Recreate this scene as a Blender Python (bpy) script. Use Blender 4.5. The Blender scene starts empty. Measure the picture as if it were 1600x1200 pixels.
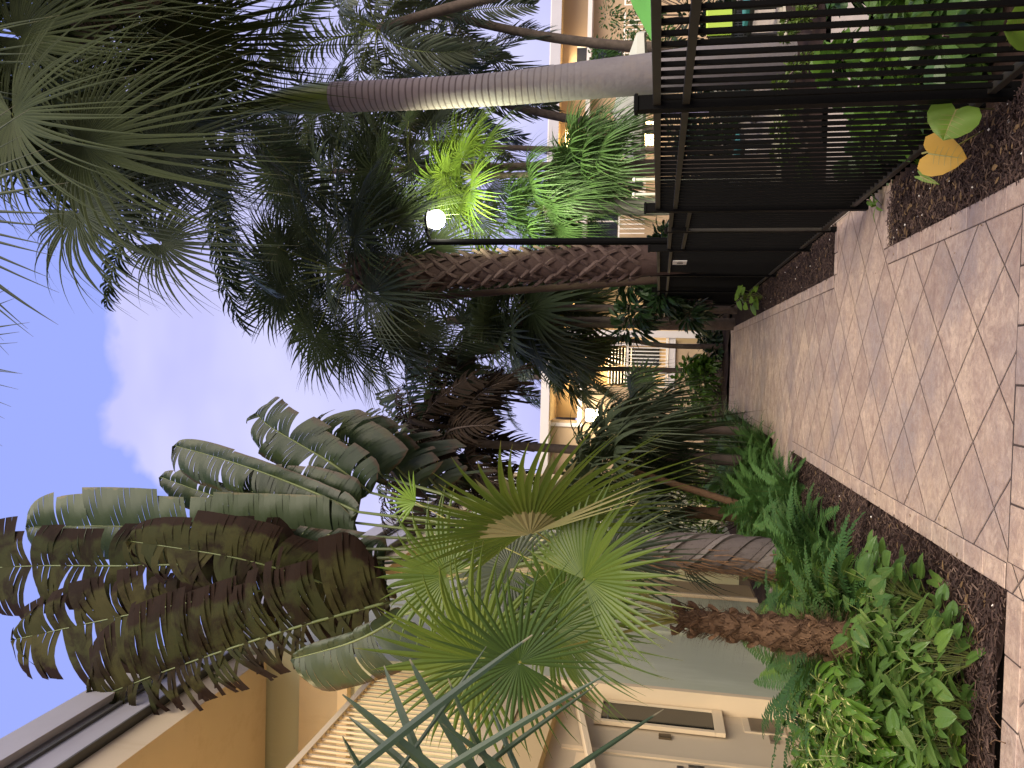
import bpy, math, random
import numpy as np
from mathutils import Vector, Matrix
V = Vector
PI = math.pi
R = math.radians
C = bpy.context.scene.collection

# ------------------------------------------------------------------ camera
F, RHO, H = 1230.0, 0.03, 1.5
_y = np.array([29., -230., -F]); _y /= np.linalg.norm(_y)
_s, _c = math.sin(RHO), math.cos(RHO)
_z = np.array([_s, _c, -(_y[0]*_s+_y[1]*_c)/_y[2]]); _z /= np.linalg.norm(_z)
_x = np.cross(_y, _z)
MW = np.stack([_x, _y, _z], 1)            # portrait camera axes <- world
cd = bpy.data.cameras.new('camera'); cam = bpy.data.objects.new('camera', cd); C.objects.link(cam)
rx, uy, bz = MW[0], MW[1], MW[2]          # world vectors of portrait right, up, back
m = Matrix.Identity(4)
for i in range(3):
    m[i][0] = -uy[i]; m[i][1] = rx[i]; m[i][2] = bz[i]      # the phone was held turned: picture x runs down
m[2][3] = H
cam.matrix_world = m
cd.sensor_width = 36; cd.lens = 36*F/1600; cd.clip_start = 0.05; cd.clip_end = 1500
bpy.context.scene.camera = cam

def at(px, py, Y):
    """photo pixel -> world point at distance Y along the walk (used only to read positions off the photo)"""
    d = MW.T @ np.array([600.-py, 800.-px, -F])
    return V((d*(Y/d[1])+np.array([0, 0, H])).tolist())

# ------------------------------------------------------------------ world, sun, exposure
sc = bpy.context.scene
sc.view_settings.view_transform = 'Standard'; sc.view_settings.look = 'None'
sc.view_settings.exposure = 1.0; sc.view_settings.gamma = 1.0
sc.view_settings.use_curve_mapping = False
SUN_DIR = V((-0.32, 0.68, -0.66)).normalized()       # direction the light travels
SUN_EL = R(4); SUN_ROT = math.atan2(-SUN_DIR.x, -SUN_DIR.y)
W = bpy.data.worlds.new("World"); sc.world = W; W.use_nodes = True
nt = W.node_tree; nt.nodes.clear(); N = nt.nodes.new; L = nt.links.new
def mth(t, op, a, b=None, c=None, clamp=False):
    n = t.nodes.new('ShaderNodeMath'); n.operation = op; n.use_clamp = clamp
    for i, v in enumerate((a, b, c)):
        if v is None: continue
        if isinstance(v, (int, float)): n.inputs[i].default_value = v
        else: t.links.new(v, n.inputs[i])
    return n.outputs[0]
def mixc(t, f, a, b, mode='MIX'):
    n = t.nodes.new('ShaderNodeMix'); n.data_type = 'RGBA'; n.blend_type = mode
    for i, v in ((0, f), (6, a), (7, b)):
        if isinstance(v, (int, float)): n.inputs[i].default_value = v
        elif isinstance(v, (tuple, list)): n.inputs[i].default_value = tuple(v[:3])+(1,)
        else: t.links.new(v, n.inputs[i])
    return n.outputs[2]
def noise(t, vec, scale, detail=3, rough=.5, dist=0, out=0):
    n = t.nodes.new('ShaderNodeTexNoise')
    n.inputs['Scale'].default_value = scale; n.inputs['Detail'].default_value = detail
    n.inputs['Roughness'].default_value = rough; n.inputs['Distortion'].default_value = dist
    if vec is not None: t.links.new(vec, n.inputs['Vector'])
    return n.outputs[out]
def ramp(t, f, stops):
    n = t.nodes.new('ShaderNodeValToRGB'); e = n.color_ramp.elements
    while len(e) < len(stops): e.new(0.5)
    for i, (p, c) in enumerate(stops):
        e[i].position = p; e[i].color = (c, c, c, 1) if isinstance(c, (int, float)) else tuple(c)+(1,)
    t.links.new(f, n.inputs[0]); return n.outputs[0]
sky = N('ShaderNodeTexSky'); sky.sky_type = 'NISHITA'; sky.sun_disc = False
sky.sun_elevation = SUN_EL; sky.sun_rotation = SUN_ROT; sky.air_density = 1.0; sky.dust_density = .6; sky.ozone_density = 3
tc = N('ShaderNodeTexCoord'); sep = N('ShaderNodeSeparateXYZ'); L(tc.outputs['Generated'], sep.inputs[0])
z = sep.outputs[2]
zz = mth(nt, 'MAXIMUM', z, 0.0)
SKYBLUE = (4.3, 5.2, 12.0)
skyc = mixc(nt, 0.82, sky.outputs[0], SKYBLUE)
# a bank of cumulus: below a ragged upper edge the sky turns to lavender-white cloud
mp = N('ShaderNodeMapping'); mp.inputs['Scale'].default_value = (1, 1, 1.5); L(tc.outputs['Generated'], mp.inputs[0])
n1 = noise(nt, mp.outputs[0], 5.0, 5, .5, .2)
n2 = noise(nt, mp.outputs[0], 2.2, 4, .6, .2)
edge = mth(nt, 'ADD', mth(nt, 'MULTIPLY', mth(nt, 'SUBTRACT', n1, .5), .26), mth(nt, 'SUBTRACT', .608, z))
edge = mth(nt, 'ADD', edge, mth(nt, 'MULTIPLY', mth(nt, 'MINIMUM', mth(nt, 'ADD', sep.outputs[0], .07), 0.0), 0.9))
mask = ramp(nt, edge, [(.0, 0.0), (.022, .93)])
cl = mixc(nt, ramp(nt, n2, [(.35, 0.0), (.65, 1.0)]), (5.5, 5.5, 9.9), (7.7, 7.6, 10.8))
col = mixc(nt, mask, skyc, cl)
bg = N('ShaderNodeBackground'); bg.inputs[1].default_value = 0.05; L(col, bg.inputs[0])
wo = N('ShaderNodeOutputWorld'); L(bg.outputs[0], wo.inputs[0])

sd = bpy.data.lights.new('sun', 'SUN'); sd.energy = 3.4; sd.angle = R(60); sd.color = (1, .86, .66)
so = bpy.data.objects.new('sun', sd); C.objects.link(so)
so.rotation_euler = SUN_DIR.to_track_quat('-Z', 'Y').to_euler()

# ------------------------------------------------------------------ helpers
class MB:
    def __init__(s): s.v = []; s.f = []; s.m = []; s.r = []; s.t = []
    def add(s, vs, fs, mi=0, r=.5, t=0.0):
        b = len(s.v); s.v.extend(tuple(p) for p in vs)
        s.f.extend(tuple(i+b for i in f) for f in fs); s.m.extend([mi]*len(fs))
        s.r.extend([r]*len(vs) if isinstance(r, (int, float)) else r)
        s.t.extend([t]*len(vs) if isinstance(t, (int, float)) else t)
    def box(s, a, b, mi=0, r=.5, bev=0):
        x0, x1 = sorted((a[0], b[0])); y0, y1 = sorted((a[1], b[1])); z0, z1 = sorted((a[2], b[2]))
        if bev:
            e = bev; vs = []
            for z, k in ((z0, 0), (z1-e, 0), (z1, e)):
                vs += [(x0+k, y0+k, z), (x1-k, y0+k, z), (x1-k, y1-k, z), (x0+k, y1-k, z)]
            fs = [(3, 2, 1, 0), (8, 9, 10, 11)]
            for l in (0, 4):
                fs += [(l+i, l+(i+1) % 4, l+4+(i+1) % 4, l+4+i) for i in range(4)]
            s.add(vs, fs, mi, r); return
        s.add([(x0,y0,z0),(x1,y0,z0),(x1,y1,z0),(x0,y1,z0),(x0,y0,z1),(x1,y0,z1),(x1,y1,z1),(x0,y1,z1)],
              [(3,2,1,0),(4,5,6,7),(0,1,5,4),(1,2,6,5),(2,3,7,6),(3,0,4,7)], mi, r)
    def tube(s, pts, rad, n=8, mi=0, r=.5, cap=True, tt=None, flat=1.0):
        pts = [V(p) for p in pts]
        if isinstance(rad, (int, float)): rad = [rad]*len(pts)
        vs = []; ts = []; up = None
        for i, p in enumerate(pts):
            d = (pts[min(i+1, len(pts)-1)]-pts[max(i-1, 0)]).normalized()
            if up is None:
                up = V((0, 0, 1)) if abs(d.z) < .9 else V((1, 0, 0))
            a = d.cross(up).normalized(); b = a.cross(d).normalized(); up = b
            for k in range(n):
                q = 2*PI*k/n; vs.append(p+a*math.cos(q)*rad[i]+b*math.sin(q)*rad[i]*flat); ts.append(i/(len(pts)-1) if tt is None else tt)
        fs = [(i*n+k, i*n+(k+1) % n, (i+1)*n+(k+1) % n, (i+1)*n+k) for i in range(len(pts)-1) for k in range(n)]
        if cap: fs += [tuple(range(n-1, -1, -1)), tuple((len(pts)-1)*n+k for k in range(n))]
        s.add(vs, fs, mi, r, ts)
    def strip(s, pts, wid, side, nrm=None, fold=0, mi=0, r=.5, ts=None):
        """leaf-like ribbon; fold lifts the middle line"""
        n = len(pts); vs = []; tt = []
        for i in range(n):
            sd = side[i] if isinstance(side, list) else side
            w = wid[i]*.5; t = i/(n-1) if ts is None else ts[i]
            if fold:
                nn = nrm[i] if isinstance(nrm, list) else nrm
                vs += [pts[i]-sd*w, pts[i]+nn*w*fold, pts[i]+sd*w]; tt += [t]*3
            else: vs += [pts[i]-sd*w, pts[i]+sd*w]; tt += [t]*2
        k = 3 if fold else 2
        fs = []
        for i in range(n-1):
            for j in range(k-1): fs.append((i*k+j, i*k+j+1, (i+1)*k+j+1, (i+1)*k+j))
        s.add(vs, fs, mi, r, tt)
    def mesh(s, name, mats, smooth=False):
        me = bpy.data.meshes.new(name); me.from_pydata(s.v, [], s.f)
        for mt in (mats if isinstance(mats, (list, tuple)) else [mats]): me.materials.append(mt)
        me.polygons.foreach_set('material_index', s.m)
        a = me.attributes.new('r', 'FLOAT', 'POINT'); a.data.foreach_set('value', s.r)
        a = me.attributes.new('t', 'FLOAT', 'POINT'); a.data.foreach_set('value', s.t)
        if smooth: me.polygons.foreach_set('use_smooth', [True]*len(s.f))
        me.update(); return me
    def build(s, name, mats, parent=None, smooth=False, loc=None):
        return link(name, s.mesh(name, mats, smooth), parent, loc)
def link(name, me, parent=None, loc=None):
    o = bpy.data.objects.new(name, me); C.objects.link(o)
    if parent: o.parent = parent
    if loc is not None: o.location = loc
    return o
def tag(o, label=None, cat=None, group=None, kind=None):
    if label: o['label'] = label
    if cat: o['category'] = cat
    if group: o['group'] = group
    if kind: o['kind'] = kind
    return o
def thing(name, loc, label, cat, group=None, rz=0):
    o = bpy.data.objects.new(name, None); C.objects.link(o); o.location = loc; o.rotation_euler.z = rz
    o.empty_display_size = .1
    return tag(o, label, cat, group)
def copy_tree(o, parent=None):
    c = o.copy(); C.objects.link(c)
    if parent: c.parent = parent
    for ch in list(o.children): copy_tree(ch, c)
    return c

# ------------------------------------------------------------------ materials
def newmat(name):
    mt = bpy.data.materials.new(name); mt.use_nodes = True
    t = mt.node_tree; return mt, t, t.nodes['Principled BSDF']
def attr(t, name):
    n = t.nodes.new('ShaderNodeAttribute'); n.attribute_name = name; return n.outputs['Fac']
def objc(t):
    return t.nodes.new('ShaderNodeTexCoord').outputs['Object']
def bump(t, b, h, strength=.4, dist=.01):
    n = t.nodes.new('ShaderNodeBump'); n.inputs['Strength'].default_value = strength; n.inputs['Distance'].default_value = dist
    t.links.new(h, n.inputs['Height']); t.links.new(n.outputs[0], b.inputs['Normal'])
def scl(t, vec, s):
    n = t.nodes.new('ShaderNodeMapping'); n.inputs['Scale'].default_value = s; t.links.new(vec, n.inputs[0]); return n.outputs[0]
def plain(name, c, rough=.6, metal=0, var=.12, scale=4, bmp=.15, bscale=60, spec=.5, stain=None):
    mt, t, b = newmat(name); o = objc(t)
    n = noise(t, o, scale, 5, .6)
    c2 = tuple(x*(1-var*2) for x in c); c1 = tuple(min(1, x*(1+var)) for x in c)
    cc = mixc(t, n, c1, c2)
    if stain:
        s = ramp(t, noise(t, scl(t, o, (1.2, 1.2, .25)), 2.0, 6, .7), [(.52, 0.0), (.75, 1.0)])
        cc = mixc(t, s, cc, stain)
    t.links.new(cc, b.inputs['Base Color']); b.inputs['Roughness'].default_value = rough; b.inputs['Metallic'].default_value = metal
    b.inputs['Specular IOR Level'].default_value = spec
    if bmp: bump(t, b, noise(t, o, bscale, 3, .6), bmp, .004)
    return mt
def leafmat(name, c1, c2, tip=None, tipstart=.85, rough=.45, trans=.3, spec=.35, stripe=0):
    mt, t, b = newmat(name); o = objc(t)
    r = attr(t, 'r'); tt = attr(t, 't')
    oi = t.nodes.new('ShaderNodeObjectInfo').outputs['Random']
    f = mth(t, 'ADD', mth(t, 'MULTIPLY', r, .55), mth(t, 'MULTIPLY', noise(t, o, 6, 3), .45))
    f = mth(t, 'ADD', f, mth(t, 'MULTIPLY', mth(t, 'SUBTRACT', oi, .5), .35), clamp=True)
    cc = mixc(t, f, c1, c2)
    if tip:
        g = mth(t, 'ADD', tt, mth(t, 'MULTIPLY', mth(t, 'SUBTRACT', noise(t, o, 9, 3), .5), .3))
        cc = mixc(t, ramp(t, g, [(tipstart, 0.0), (min(1, tipstart+.1), 1.0)]), cc, tip)
    t.links.new(cc, b.inputs['Base Color']); b.inputs['Roughness'].default_value = rough
    b.inputs['Specular IOR Level'].default_value = spec
    bump(t, b, noise(t, o, 90, 2), .12, .003)
    tr = t.nodes.new('ShaderNodeBsdfTranslucent'); t.links.new(mixc(t, .5, cc, (1.0, .95, .35), 'MULTIPLY'), tr.inputs[0])
    mx = t.nodes.new('ShaderNodeMixShader'); mx.inputs[0].default_value = trans
    t.links.new(b.outputs[0], mx.inputs[1]); t.links.new(tr.outputs[0], mx.inputs[2])
    t.links.new(mx.outputs[0], t.nodes['Material Output'].inputs[0])
    return mt
def emit(name, c, s):
    mt, t, b = newmat(name); b.inputs['Base Color'].default_value = tuple(c)+(1,)
    b.inputs['Emission Color'].default_value = tuple(c)+(1,); b.inputs['Emission Strength'].default_value = s; return mt

def paver_mat(name, diag=True):
    mt, t, b = newmat(name); o = objc(t)
    n0 = noise(t, o, 1.3, 5, .62); n1 = noise(t, scl(t, o, (1, 1, 1)), 5.5, 8, .72, .6); n2 = noise(t, o, 26, 6, .7)
    cc = mixc(t, ramp(t, n1, [(.34, 0.0), (.66, 1.0)]), (.58, .465, .37), (.33, .245, .205))
    cc = mixc(t, ramp(t, n0, [(.46, 0.0), (.64, .85)]), cc, (.30, .255, .25))
    cc = mixc(t, ramp(t, noise(t, o, .9, 4, .6, .5), [(.52, 0.0), (.72, .55)]), cc, (.55, .43, .30))
    cc = mixc(t, ramp(t, n2, [(.35, .35), (.6, 0.0)]), cc, (.22, .16, .13))
    hgt = mth(t, 'ADD', mth(t, 'MULTIPLY', n1, .7), mth(t, 'MULTIPLY', n2, .35))
    if diag:
        s = t.nodes.new('ShaderNodeSeparateXYZ')
        wob = t.nodes.new('ShaderNodeVectorMath'); wob.operation = 'SCALE'; wob.inputs[3].default_value = .008
        t.links.new(noise(t, o, 9, 2, out=1), wob.inputs[0])
        ad = t.nodes.new('ShaderNodeVectorMath'); ad.operation = 'ADD'; t.links.new(o, ad.inputs[0]); t.links.new(wob.outputs[0], ad.inputs[1])
        t.links.new(ad.outputs[0], s.inputs[0])
        x = mth(t, 'ADD', s.outputs[0], .055); y = mth(t, 'SUBTRACT', s.outputs[1], 3.885)
        k = 1/(.547)
        u = mth(t, 'MULTIPLY', mth(t, 'ADD', x, y), k); v = mth(t, 'MULTIPLY', mth(t, 'SUBTRACT', y, x), k)
        def line(q, w):
            fr = mth(t, 'FRACT', mth(t, 'ADD', q, .5)); d = mth(t, 'ABSOLUTE', mth(t, 'SUBTRACT', fr, .5))
            return mth(t, 'SUBTRACT', 1.0, mth(t, 'DIVIDE', d, w), clamp=True), mth(t, 'FLOOR', q)
        l1, f1 = line(u, .019); l2, f2 = line(v, .019)
        j = mth(t, 'MAXIMUM', l1, l2)
        cmb = t.nodes.new('ShaderNodeCombineXYZ'); t.links.new(f1, cmb.inputs[0]); t.links.new(f2, cmb.inputs[1])
        wn = t.nodes.new('ShaderNodeTexWhiteNoise'); wn.noise_dimensions = '2D'; t.links.new(cmb.outputs[0], wn.inputs[0])
        cc = mixc(t, .9, cc, mixc(t, wn.outputs[0], (.84, .81, .81), (1.16, 1.13, 1.07)), 'MULTIPLY')
        jn = mth(t, 'MULTIPLY', j, mth(t, 'MULTIPLY', mth(t, 'SUBTRACT', noise(t, o, 3.2, 4, .7), .36), 3.4, clamp=True), clamp=True)
        cc = mixc(t, mth(t, 'MULTIPLY', jn, .70), cc, (.08, .052, .044))
        hgt = mth(t, 'SUBTRACT', hgt, mth(t, 'MULTIPLY', j, 1.0))
    else:
        cc = mixc(t, .6, cc, mixc(t, attr(t, 'r'), (.78, .74, .74), (1.2, 1.16, 1.08)), 'MULTIPLY')
    t.links.new(cc, b.inputs['Base Color'])
    cc = mixc(t, ramp(t, noise(t, scl(t, o, (1, 1, 1)), 11, 8, .78, 1.2), [(.40, .55), (.52, 0.0)]), cc, (.26, .18, .15))
    t.links.new(cc, b.inputs['Base Color'])
    t.links.new(ramp(t, n1, [(.3, .42), (.7, .7)]), b.inputs['Roughness']); b.inputs['Specular IOR Level'].default_value = .3
    bump(t, b, hgt, 1.0, .016); return mt

M = {}
M['paver'] = paver_mat('paver'); M['brick'] = paver_mat('border_brick', False)
M['mulch'] = plain('mulch', (.028, .014, .010), .9, 0, .45, 30, .9, 45, .2)
M['chip'] = None
def chipmat():
    mt, t, b = newmat('mulch_chip'); r = attr(t, 'r')
    n = t.nodes.new('ShaderNodeValToRGB'); e = n.color_ramp.elements
    e[0].position = 0; e[0].color = (.018, .008, .005, 1); e[1].position = 1; e[1].color = (.12, .078, .055, 1)
    q = e.new(.6); q.color = (.045, .022, .015, 1)
    t.links.new(r, n.inputs[0]); t.links.new(n.outputs[0], b.inputs['Base Color']); b.inputs['Roughness'].default_value = .85; return mt
M['chip'] = chipmat()
M['soil'] = plain('soil', (.05, .035, .022), .95, 0, .3, 5, .5, 30)
M['pebble'] = plain('pebble', (.75, .70, .62), .6)
M['deck'] = plain('pool_deck', (.42, .36, .31), .7, 0, .12, 2, .2, 40)
M['black'] = plain('fence_black', (.0018, .0017, .0015), .6, 0, .2, 8, .1, 120, .08)
M['rail'] = plain('fence_rail_black', (.022, .019, .013), .45, 0, .2, 8, .1, 120, .4)
M['cream'] = plain('cream_stucco', (.57, .47, .32), .85, 0, .06, 1.2, .25, 90, .2, (.48, .38, .24))
M['creamw'] = plain('cream_trim', (.72, .58, .38), .6, 0, .05, 2, .1, 60, .3)
M['ggreen'] = plain('grey_green_panel', (.50, .52, .38), .45, 0, .06, .9, .05, 20, .4, (.58, .60, .46))
M['seam'] = plain('dark_seam', (.10, .10, .09), .5)
M['fascia'] = plain('roof_fascia', (.40, .39, .42), .5, 0, .08, 2)
M['fascia2'] = plain('pale_fascia', (.62, .58, .56), .6, 0, .06, 1)
M['tan'] = plain('tan_stucco', (.42, .31, .20), .85, 0, .05, .5, .2, 60, .2)
M['litstucco'] = plain('warm_lit_stucco', (.55, .41, .22), .85, 0, .06, .5, .2, 60, .2)  # cream stucco with the warm lamplight of the bays tinted into its colour
M['white'] = plain('white_paint', (.75, .72, .66), .5, 0, .05)
M['brownd'] = plain('brown_door', (.055, .025, .016), .4)
M['glass'] = plain('dark_glass', (.012, .014, .012), .08, 0, .2, 2, 0, 1, .6)
M['metal'] = plain('brushed_metal', (.35, .31, .26), .35, .9)
M['plate'] = plain('bronze_plate', (.16, .12, .07), .4, .6)
M['green_canvas'] = plain('green_canvas', (.16, .48, .10), .8, 0, .05)
M['grey_canvas'] = plain('grey_canvas', (.46, .47, .42), .85, 0, .08, 3)
M['lime'] = plain('lime_cushion', (.30, .42, .05), .8, 0, .05)
M['teal'] = plain('teal_cushion', (.03, .16, .18), .8, 0, .05)
M['purple'] = plain('lavender_panel', (.42, .38, .62), .6, 0, .05)
M['mesh_black'] = plain('wicker_black', (.012, .012, .012), .5, 0, .3, 30, .5, 60)
M['lampglow'] = emit('lamp_glow', (1, .97, .80), 30)
M['lampglow2'] = emit('wall_lamp_glow', (1, .90, .62), 14)
M['warmglow'] = emit('warm_lamp_glow', (1, .66, .25), 9)
M['royal'] = None
def royal_mat():
    mt, t, b = newmat('royal_bark'); o = objc(t)
    s = t.nodes.new('ShaderNodeSeparateXYZ'); t.links.new(o, s.inputs[0])
    zz = mth(t, 'ADD', s.outputs[2], mth(t, 'MULTIPLY', noise(t, o, 1.5, 2), .1))
    # ring scars are close together high on the trunk and fade lower down
    fr = mth(t, 'FRACT', mth(t, 'MULTIPLY', zz, 12.5)); ring = ramp(t, fr, [(.0, 1.0), (.14, .75), (.26, 0.0), (.95, 0.0), (1.0, .9)])
    fade = ramp(t, mth(t, 'DIVIDE', s.outputs[2], 6.0), [(.42, .04), (.62, 1.0)])
    base = mixc(t, noise(t, scl(t, o, (1, 1, .35)), 5, 6, .7), (.215, .20, .205), (.125, .11, .116))
    base = mixc(t, ramp(t, noise(t, o, 3, 5, .7), [(.5, 0.0), (.7, .7)]), base, (.20, .17, .15))
    upc = mixc(t, ramp(t, mth(t, 'DIVIDE', s.outputs[2], 6.0), [(.6, 0.0), (.78, .8)]), base, (.21, .165, .17))
    f = mth(t, 'MULTIPLY', ring, fade)
    t.links.new(mixc(t, mth(t, 'MULTIPLY', f, .85), upc, (.06, .04, .04)), b.inputs['Base Color'])
    b.inputs['Roughness'].default_value = .8; bump(t, b, mth(t, 'SUBTRACT', noise(t, o, 14, 4), f), .6, .012); return mt
M['royal'] = royal_mat()
M['shaft'] = plain('crownshaft', (.13, .18, .03), .4, 0, .2, 2, .1, 30)
M['bark'] = plain('palm_bark', (.13, .10, .085), .9, 0, .35, 7, .8, 24, .2)
M['litbark'] = plain('lamplit_bark', (.34, .32, .28), .9, 0, .2, 7, .5, 24, .2)  # bark paled in colour to stand for lamplight on the trunk
def bootmat(name, a, bcol, ccol):
    mt, t, b = newmat(name); o = objc(t); r = attr(t, 'r')
    cc = mixc(t, mth(t, 'ADD', mth(t, 'MULTIPLY', r, .6), mth(t, 'MULTIPLY', noise(t, scl(t, o, (3, 3, 1)), 12, 5, .7), .4)), a, bcol)
    cc = mixc(t, ramp(t, noise(t, o, 22, 4, .7), [(.55, 0.0), (.75, .8)]), cc, ccol)
    t.links.new(cc, b.inputs['Base Color']); b.inputs['Roughness'].default_value = .85; b.inputs['Specular IOR Level'].default_value = .2
    bump(t, b, noise(t, scl(t, o, (4, 4, 1)), 20, 4, .7), .7, .008); return mt
M['boot'] = bootmat('leaf_base_shaded', (.10, .065, .055), (.04, .024, .02), (.03, .018, .015))  # darkened colour stands for shade in the gaps between leaf bases
M['bootlit'] = bootmat('leaf_base_lit', (.155, .108, .092), (.060, .038, .033), (.03, .018, .015))  # lighter copy, lit tops of the leaf bases put into the colour
M['shag'] = bootmat('shaggy_fibre', (.23, .135, .075), (.055, .034, .022), (.016, .010, .008))
M['sheath'] = bootmat('grey_sheath', (.21, .185, .17), (.07, .055, .05), (.04, .03, .025))
# leaves
M['fanfront'] = leafmat('fan_leaf_bright', (.12, .175, .022), (.055, .105, .015), (.20, .19, .05), .93, .42, .38, .4)
M['fanfront2'] = leafmat('fan_leaf_deep', (.060, .115, .022), (.028, .062, .014), (.14, .15, .04), .93, .42, .32, .4)
M['fanpale'] = leafmat('fan_leaf_pale', (.30, .27, .13), (.20, .21, .085), None, .9, .55, .3, .3)
M['fandark'] = leafmat('fan_leaf_dark', (.066, .088, .046), (.026, .037, .021), (.08, .075, .04), .92, .5, .34, .25)
M['fangrey'] = leafmat('fan_leaf_grey', (.065, .080, .042), (.030, .040, .022), None, .9, .5, .2, .4)
M['fanolive'] = leafmat('fan_leaf_olive', (.056, .074, .024), (.024, .034, .012), (.08, .08, .035), .93, .55, .34, .18)
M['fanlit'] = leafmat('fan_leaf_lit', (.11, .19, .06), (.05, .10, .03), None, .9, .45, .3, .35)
M['fanlampyel'] = leafmat('fan_leaf_lamp_yellow', (.15, .21, .03), (.06, .11, .02), None, .9, .45, .35, .35)  # yellow of the street lamp's light put into the leaf colour
M['pinn'] = leafmat('feather_leaf', (.040, .062, .032), (.017, .028, .016), None, .9, .42, .25, .4)
M['pinnl'] = leafmat('feather_leaf_light', (.08, .095, .06), (.035, .045, .03), None, .9, .45, .3, .4)
M['near'] = leafmat('near_blade', (.034, .062, .030), (.016, .034, .022), (.18, .16, .10), .96, .4, .25, .45)
M['petiole'] = leafmat('petiole_green', (.16, .19, .05), (.09, .12, .03), None, .9, .45, .1, .4)
M['petyel'] = leafmat('petiole_yellow', (.36, .33, .09), (.22, .22, .06), None, .9, .45, .1, .4)
M['stalk'] = leafmat('traveller_stalk', (.15, .185, .065), (.075, .10, .035), None, .9, .4, .05, .4)
M['trav'] = leafmat('traveller_leaf', (.030, .052, .020), (.013, .025, .012), (.05, .030, .012), .86, .4, .3, .45)
M['travp'] = leafmat('traveller_leaf_pale', (.075, .105, .050), (.040, .062, .032), (.14, .12, .05), .95, .4, .35, .45)
M['travb'] = leafmat('traveller_leaf_brown', (.070, .060, .020), (.026, .034, .012), (.022, .012, .008), .66, .7, .30, .12)
def blotch(mt, c, lo, hi, sc):
    t = mt.node_tree; b = t.nodes['Principled BSDF']; src = b.inputs['Base Color'].links[0].from_socket
    n = ramp(t, noise(t, objc(t), sc, 6, .7, .6), [(lo, 0.0), (hi, .9)]); cc = mixc(t, n, src, c); t.links.new(cc, b.inputs['Base Color'])
blotch(M['travb'], (.016, .009, .006), .46, .60, 2.6); blotch(M['trav'], (.05, .07, .02), .5, .7, 2.0); blotch(M['travp'], (.05, .075, .03), .48, .62, 3.0)
M['dead'] = leafmat('dead_frond', (.045, .028, .016), (.014, .011, .009), None, .9, .8, .12, .2)
M['fern'] = leafmat('fern_leaf', (.095, .20, .050), (.040, .105, .032), None, .9, .5, .3, .3)
M['fernl'] = leafmat('fern_leaf_light', (.18, .30, .05), (.08, .17, .03), None, .9, .5, .35, .3)
M['ging'] = leafmat('ginger_leaf', (.11, .22, .025), (.05, .12, .018), None, .9, .35, .35, .45)
M['gingy'] = leafmat('ginger_cream', (.80, .76, .36), (.55, .56, .18), None, .9, .35, .3, .45)
M['vine'] = leafmat('vine_leaf', (.12, .21, .04), (.035, .09, .024), None, .9, .33, .3, .5)
M['yell'] = leafmat('yellow_leaf', (.62, .38, .06), (.5, .30, .05), (.4, .2, .06), .97, .5, .3, .3)
M['lime_leaf'] = leafmat('lime_leaf', (.19, .32, .04), (.14, .25, .03), None, .9, .4, .35, .4)
M['hedge'] = leafmat('hedge_leaf', (.13, .20, .025), (.04, .08, .015), None, .9, .4, .3, .4)
M['shrub'] = leafmat('shrub_leaf', (.03, .065, .02), (.014, .032, .012), None, .9, .4, .2, .45)
M['vein'] = M['petyel']

# ------------------------------------------------------------------ leaf builders
G = V((0, 0, -1))
def onb(axis, nrm):
    u = V(axis).normalized(); n = V(nrm); n = (n-u*n.dot(u)).normalized(); return u, n, n.cross(u)
def fan_blade(mb, hub, axis, nrm, rad, nseg=30, span=R(300), split=.45, droop=.25, fold=.35, mi=0, rng=random, cup=.0, samp=6, lean=.65, wide=1.0):
    hub = V(hub); u, n, s = onb(axis, nrm); da = span/nseg
    for k in range(nseg):
        a = -span/2+da*(k+.5)
        d = (u*math.cos(a)+s*math.sin(a)+n*cup).normalized()
        Lk = rad*(lean+(1-lean)*math.cos(a/2))*rng.uniform(.9, 1.06)
        sp = split*rng.uniform(.82, 1.12); sd = d.cross(n).normalized()
        dr = droop*rng.uniform(.6, 1.4); jig = rng.gauss(0, .06); rr = rng.random()
        pts = []; w = []; ts = []
        q = [0.02, sp*.55, sp]+[sp+(1-sp)*(i+1)/(samp-2) for i in range(samp-2)]
        for t in q:
            e = max(0, t-sp*.5)
            pts.append(hub+d*Lk*t*(1-.25*dr*e)+G*dr*Lk*e*e*1.3+sd*jig*Lk*max(0, t-sp))
            ws = 2*math.tan(da/2)*Lk*wide
            w.append(ws*t if t <= sp else max(.0015, ws*sp*(1-((t-sp)/(1-sp))**1.25)))
            ts.append(t)
        mb.strip(pts, w, sd, n, fold, mi, rr, ts)
def petiole(mb, a, b, sag=.05, r0=.014, r1=.007, mi=0, n=5, seg=6):
    a = V(a); b = V(b); ln = (b-a).length
    pts = [a.lerp(b, i/seg)+V((0, 0, 1))*sag*ln*4*(i/seg)*(1-i/seg) for i in range(seg+1)]
    mb.tube(pts, [r0+(r1-r0)*i/seg for i in range(seg+1)], n, mi, .4, flat=.6)
def crown_frond(elev, pl, rad, rng, nseg=26, split=.42, droop=.35, samp=6, tilt=-20, span=R(290), roll=0, thick=1.0, wide=1.0, fold=.35, lean=.65):
    """frond of a fan palm in crown coordinates, reaching out along +X with true gravity droop"""
    mb = MB(); e = R(elev); hub = V((pl*math.cos(e), 0, pl*math.sin(e)-.06*pl))
    petiole(mb, (0, 0, 0), hub, .04, .018*thick, .008*thick, 1)
    e2 = R(elev+tilt); ax = V((math.cos(e2), 0, math.sin(e2))); nn = V((-math.sin(e2), math.sin(roll), math.cos(e2)))
    fan_blade(mb, hub, ax, nn, rad, nseg, span, split, droop, fold, 0, rng, .05, samp, lean, wide)
    return mb
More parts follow.
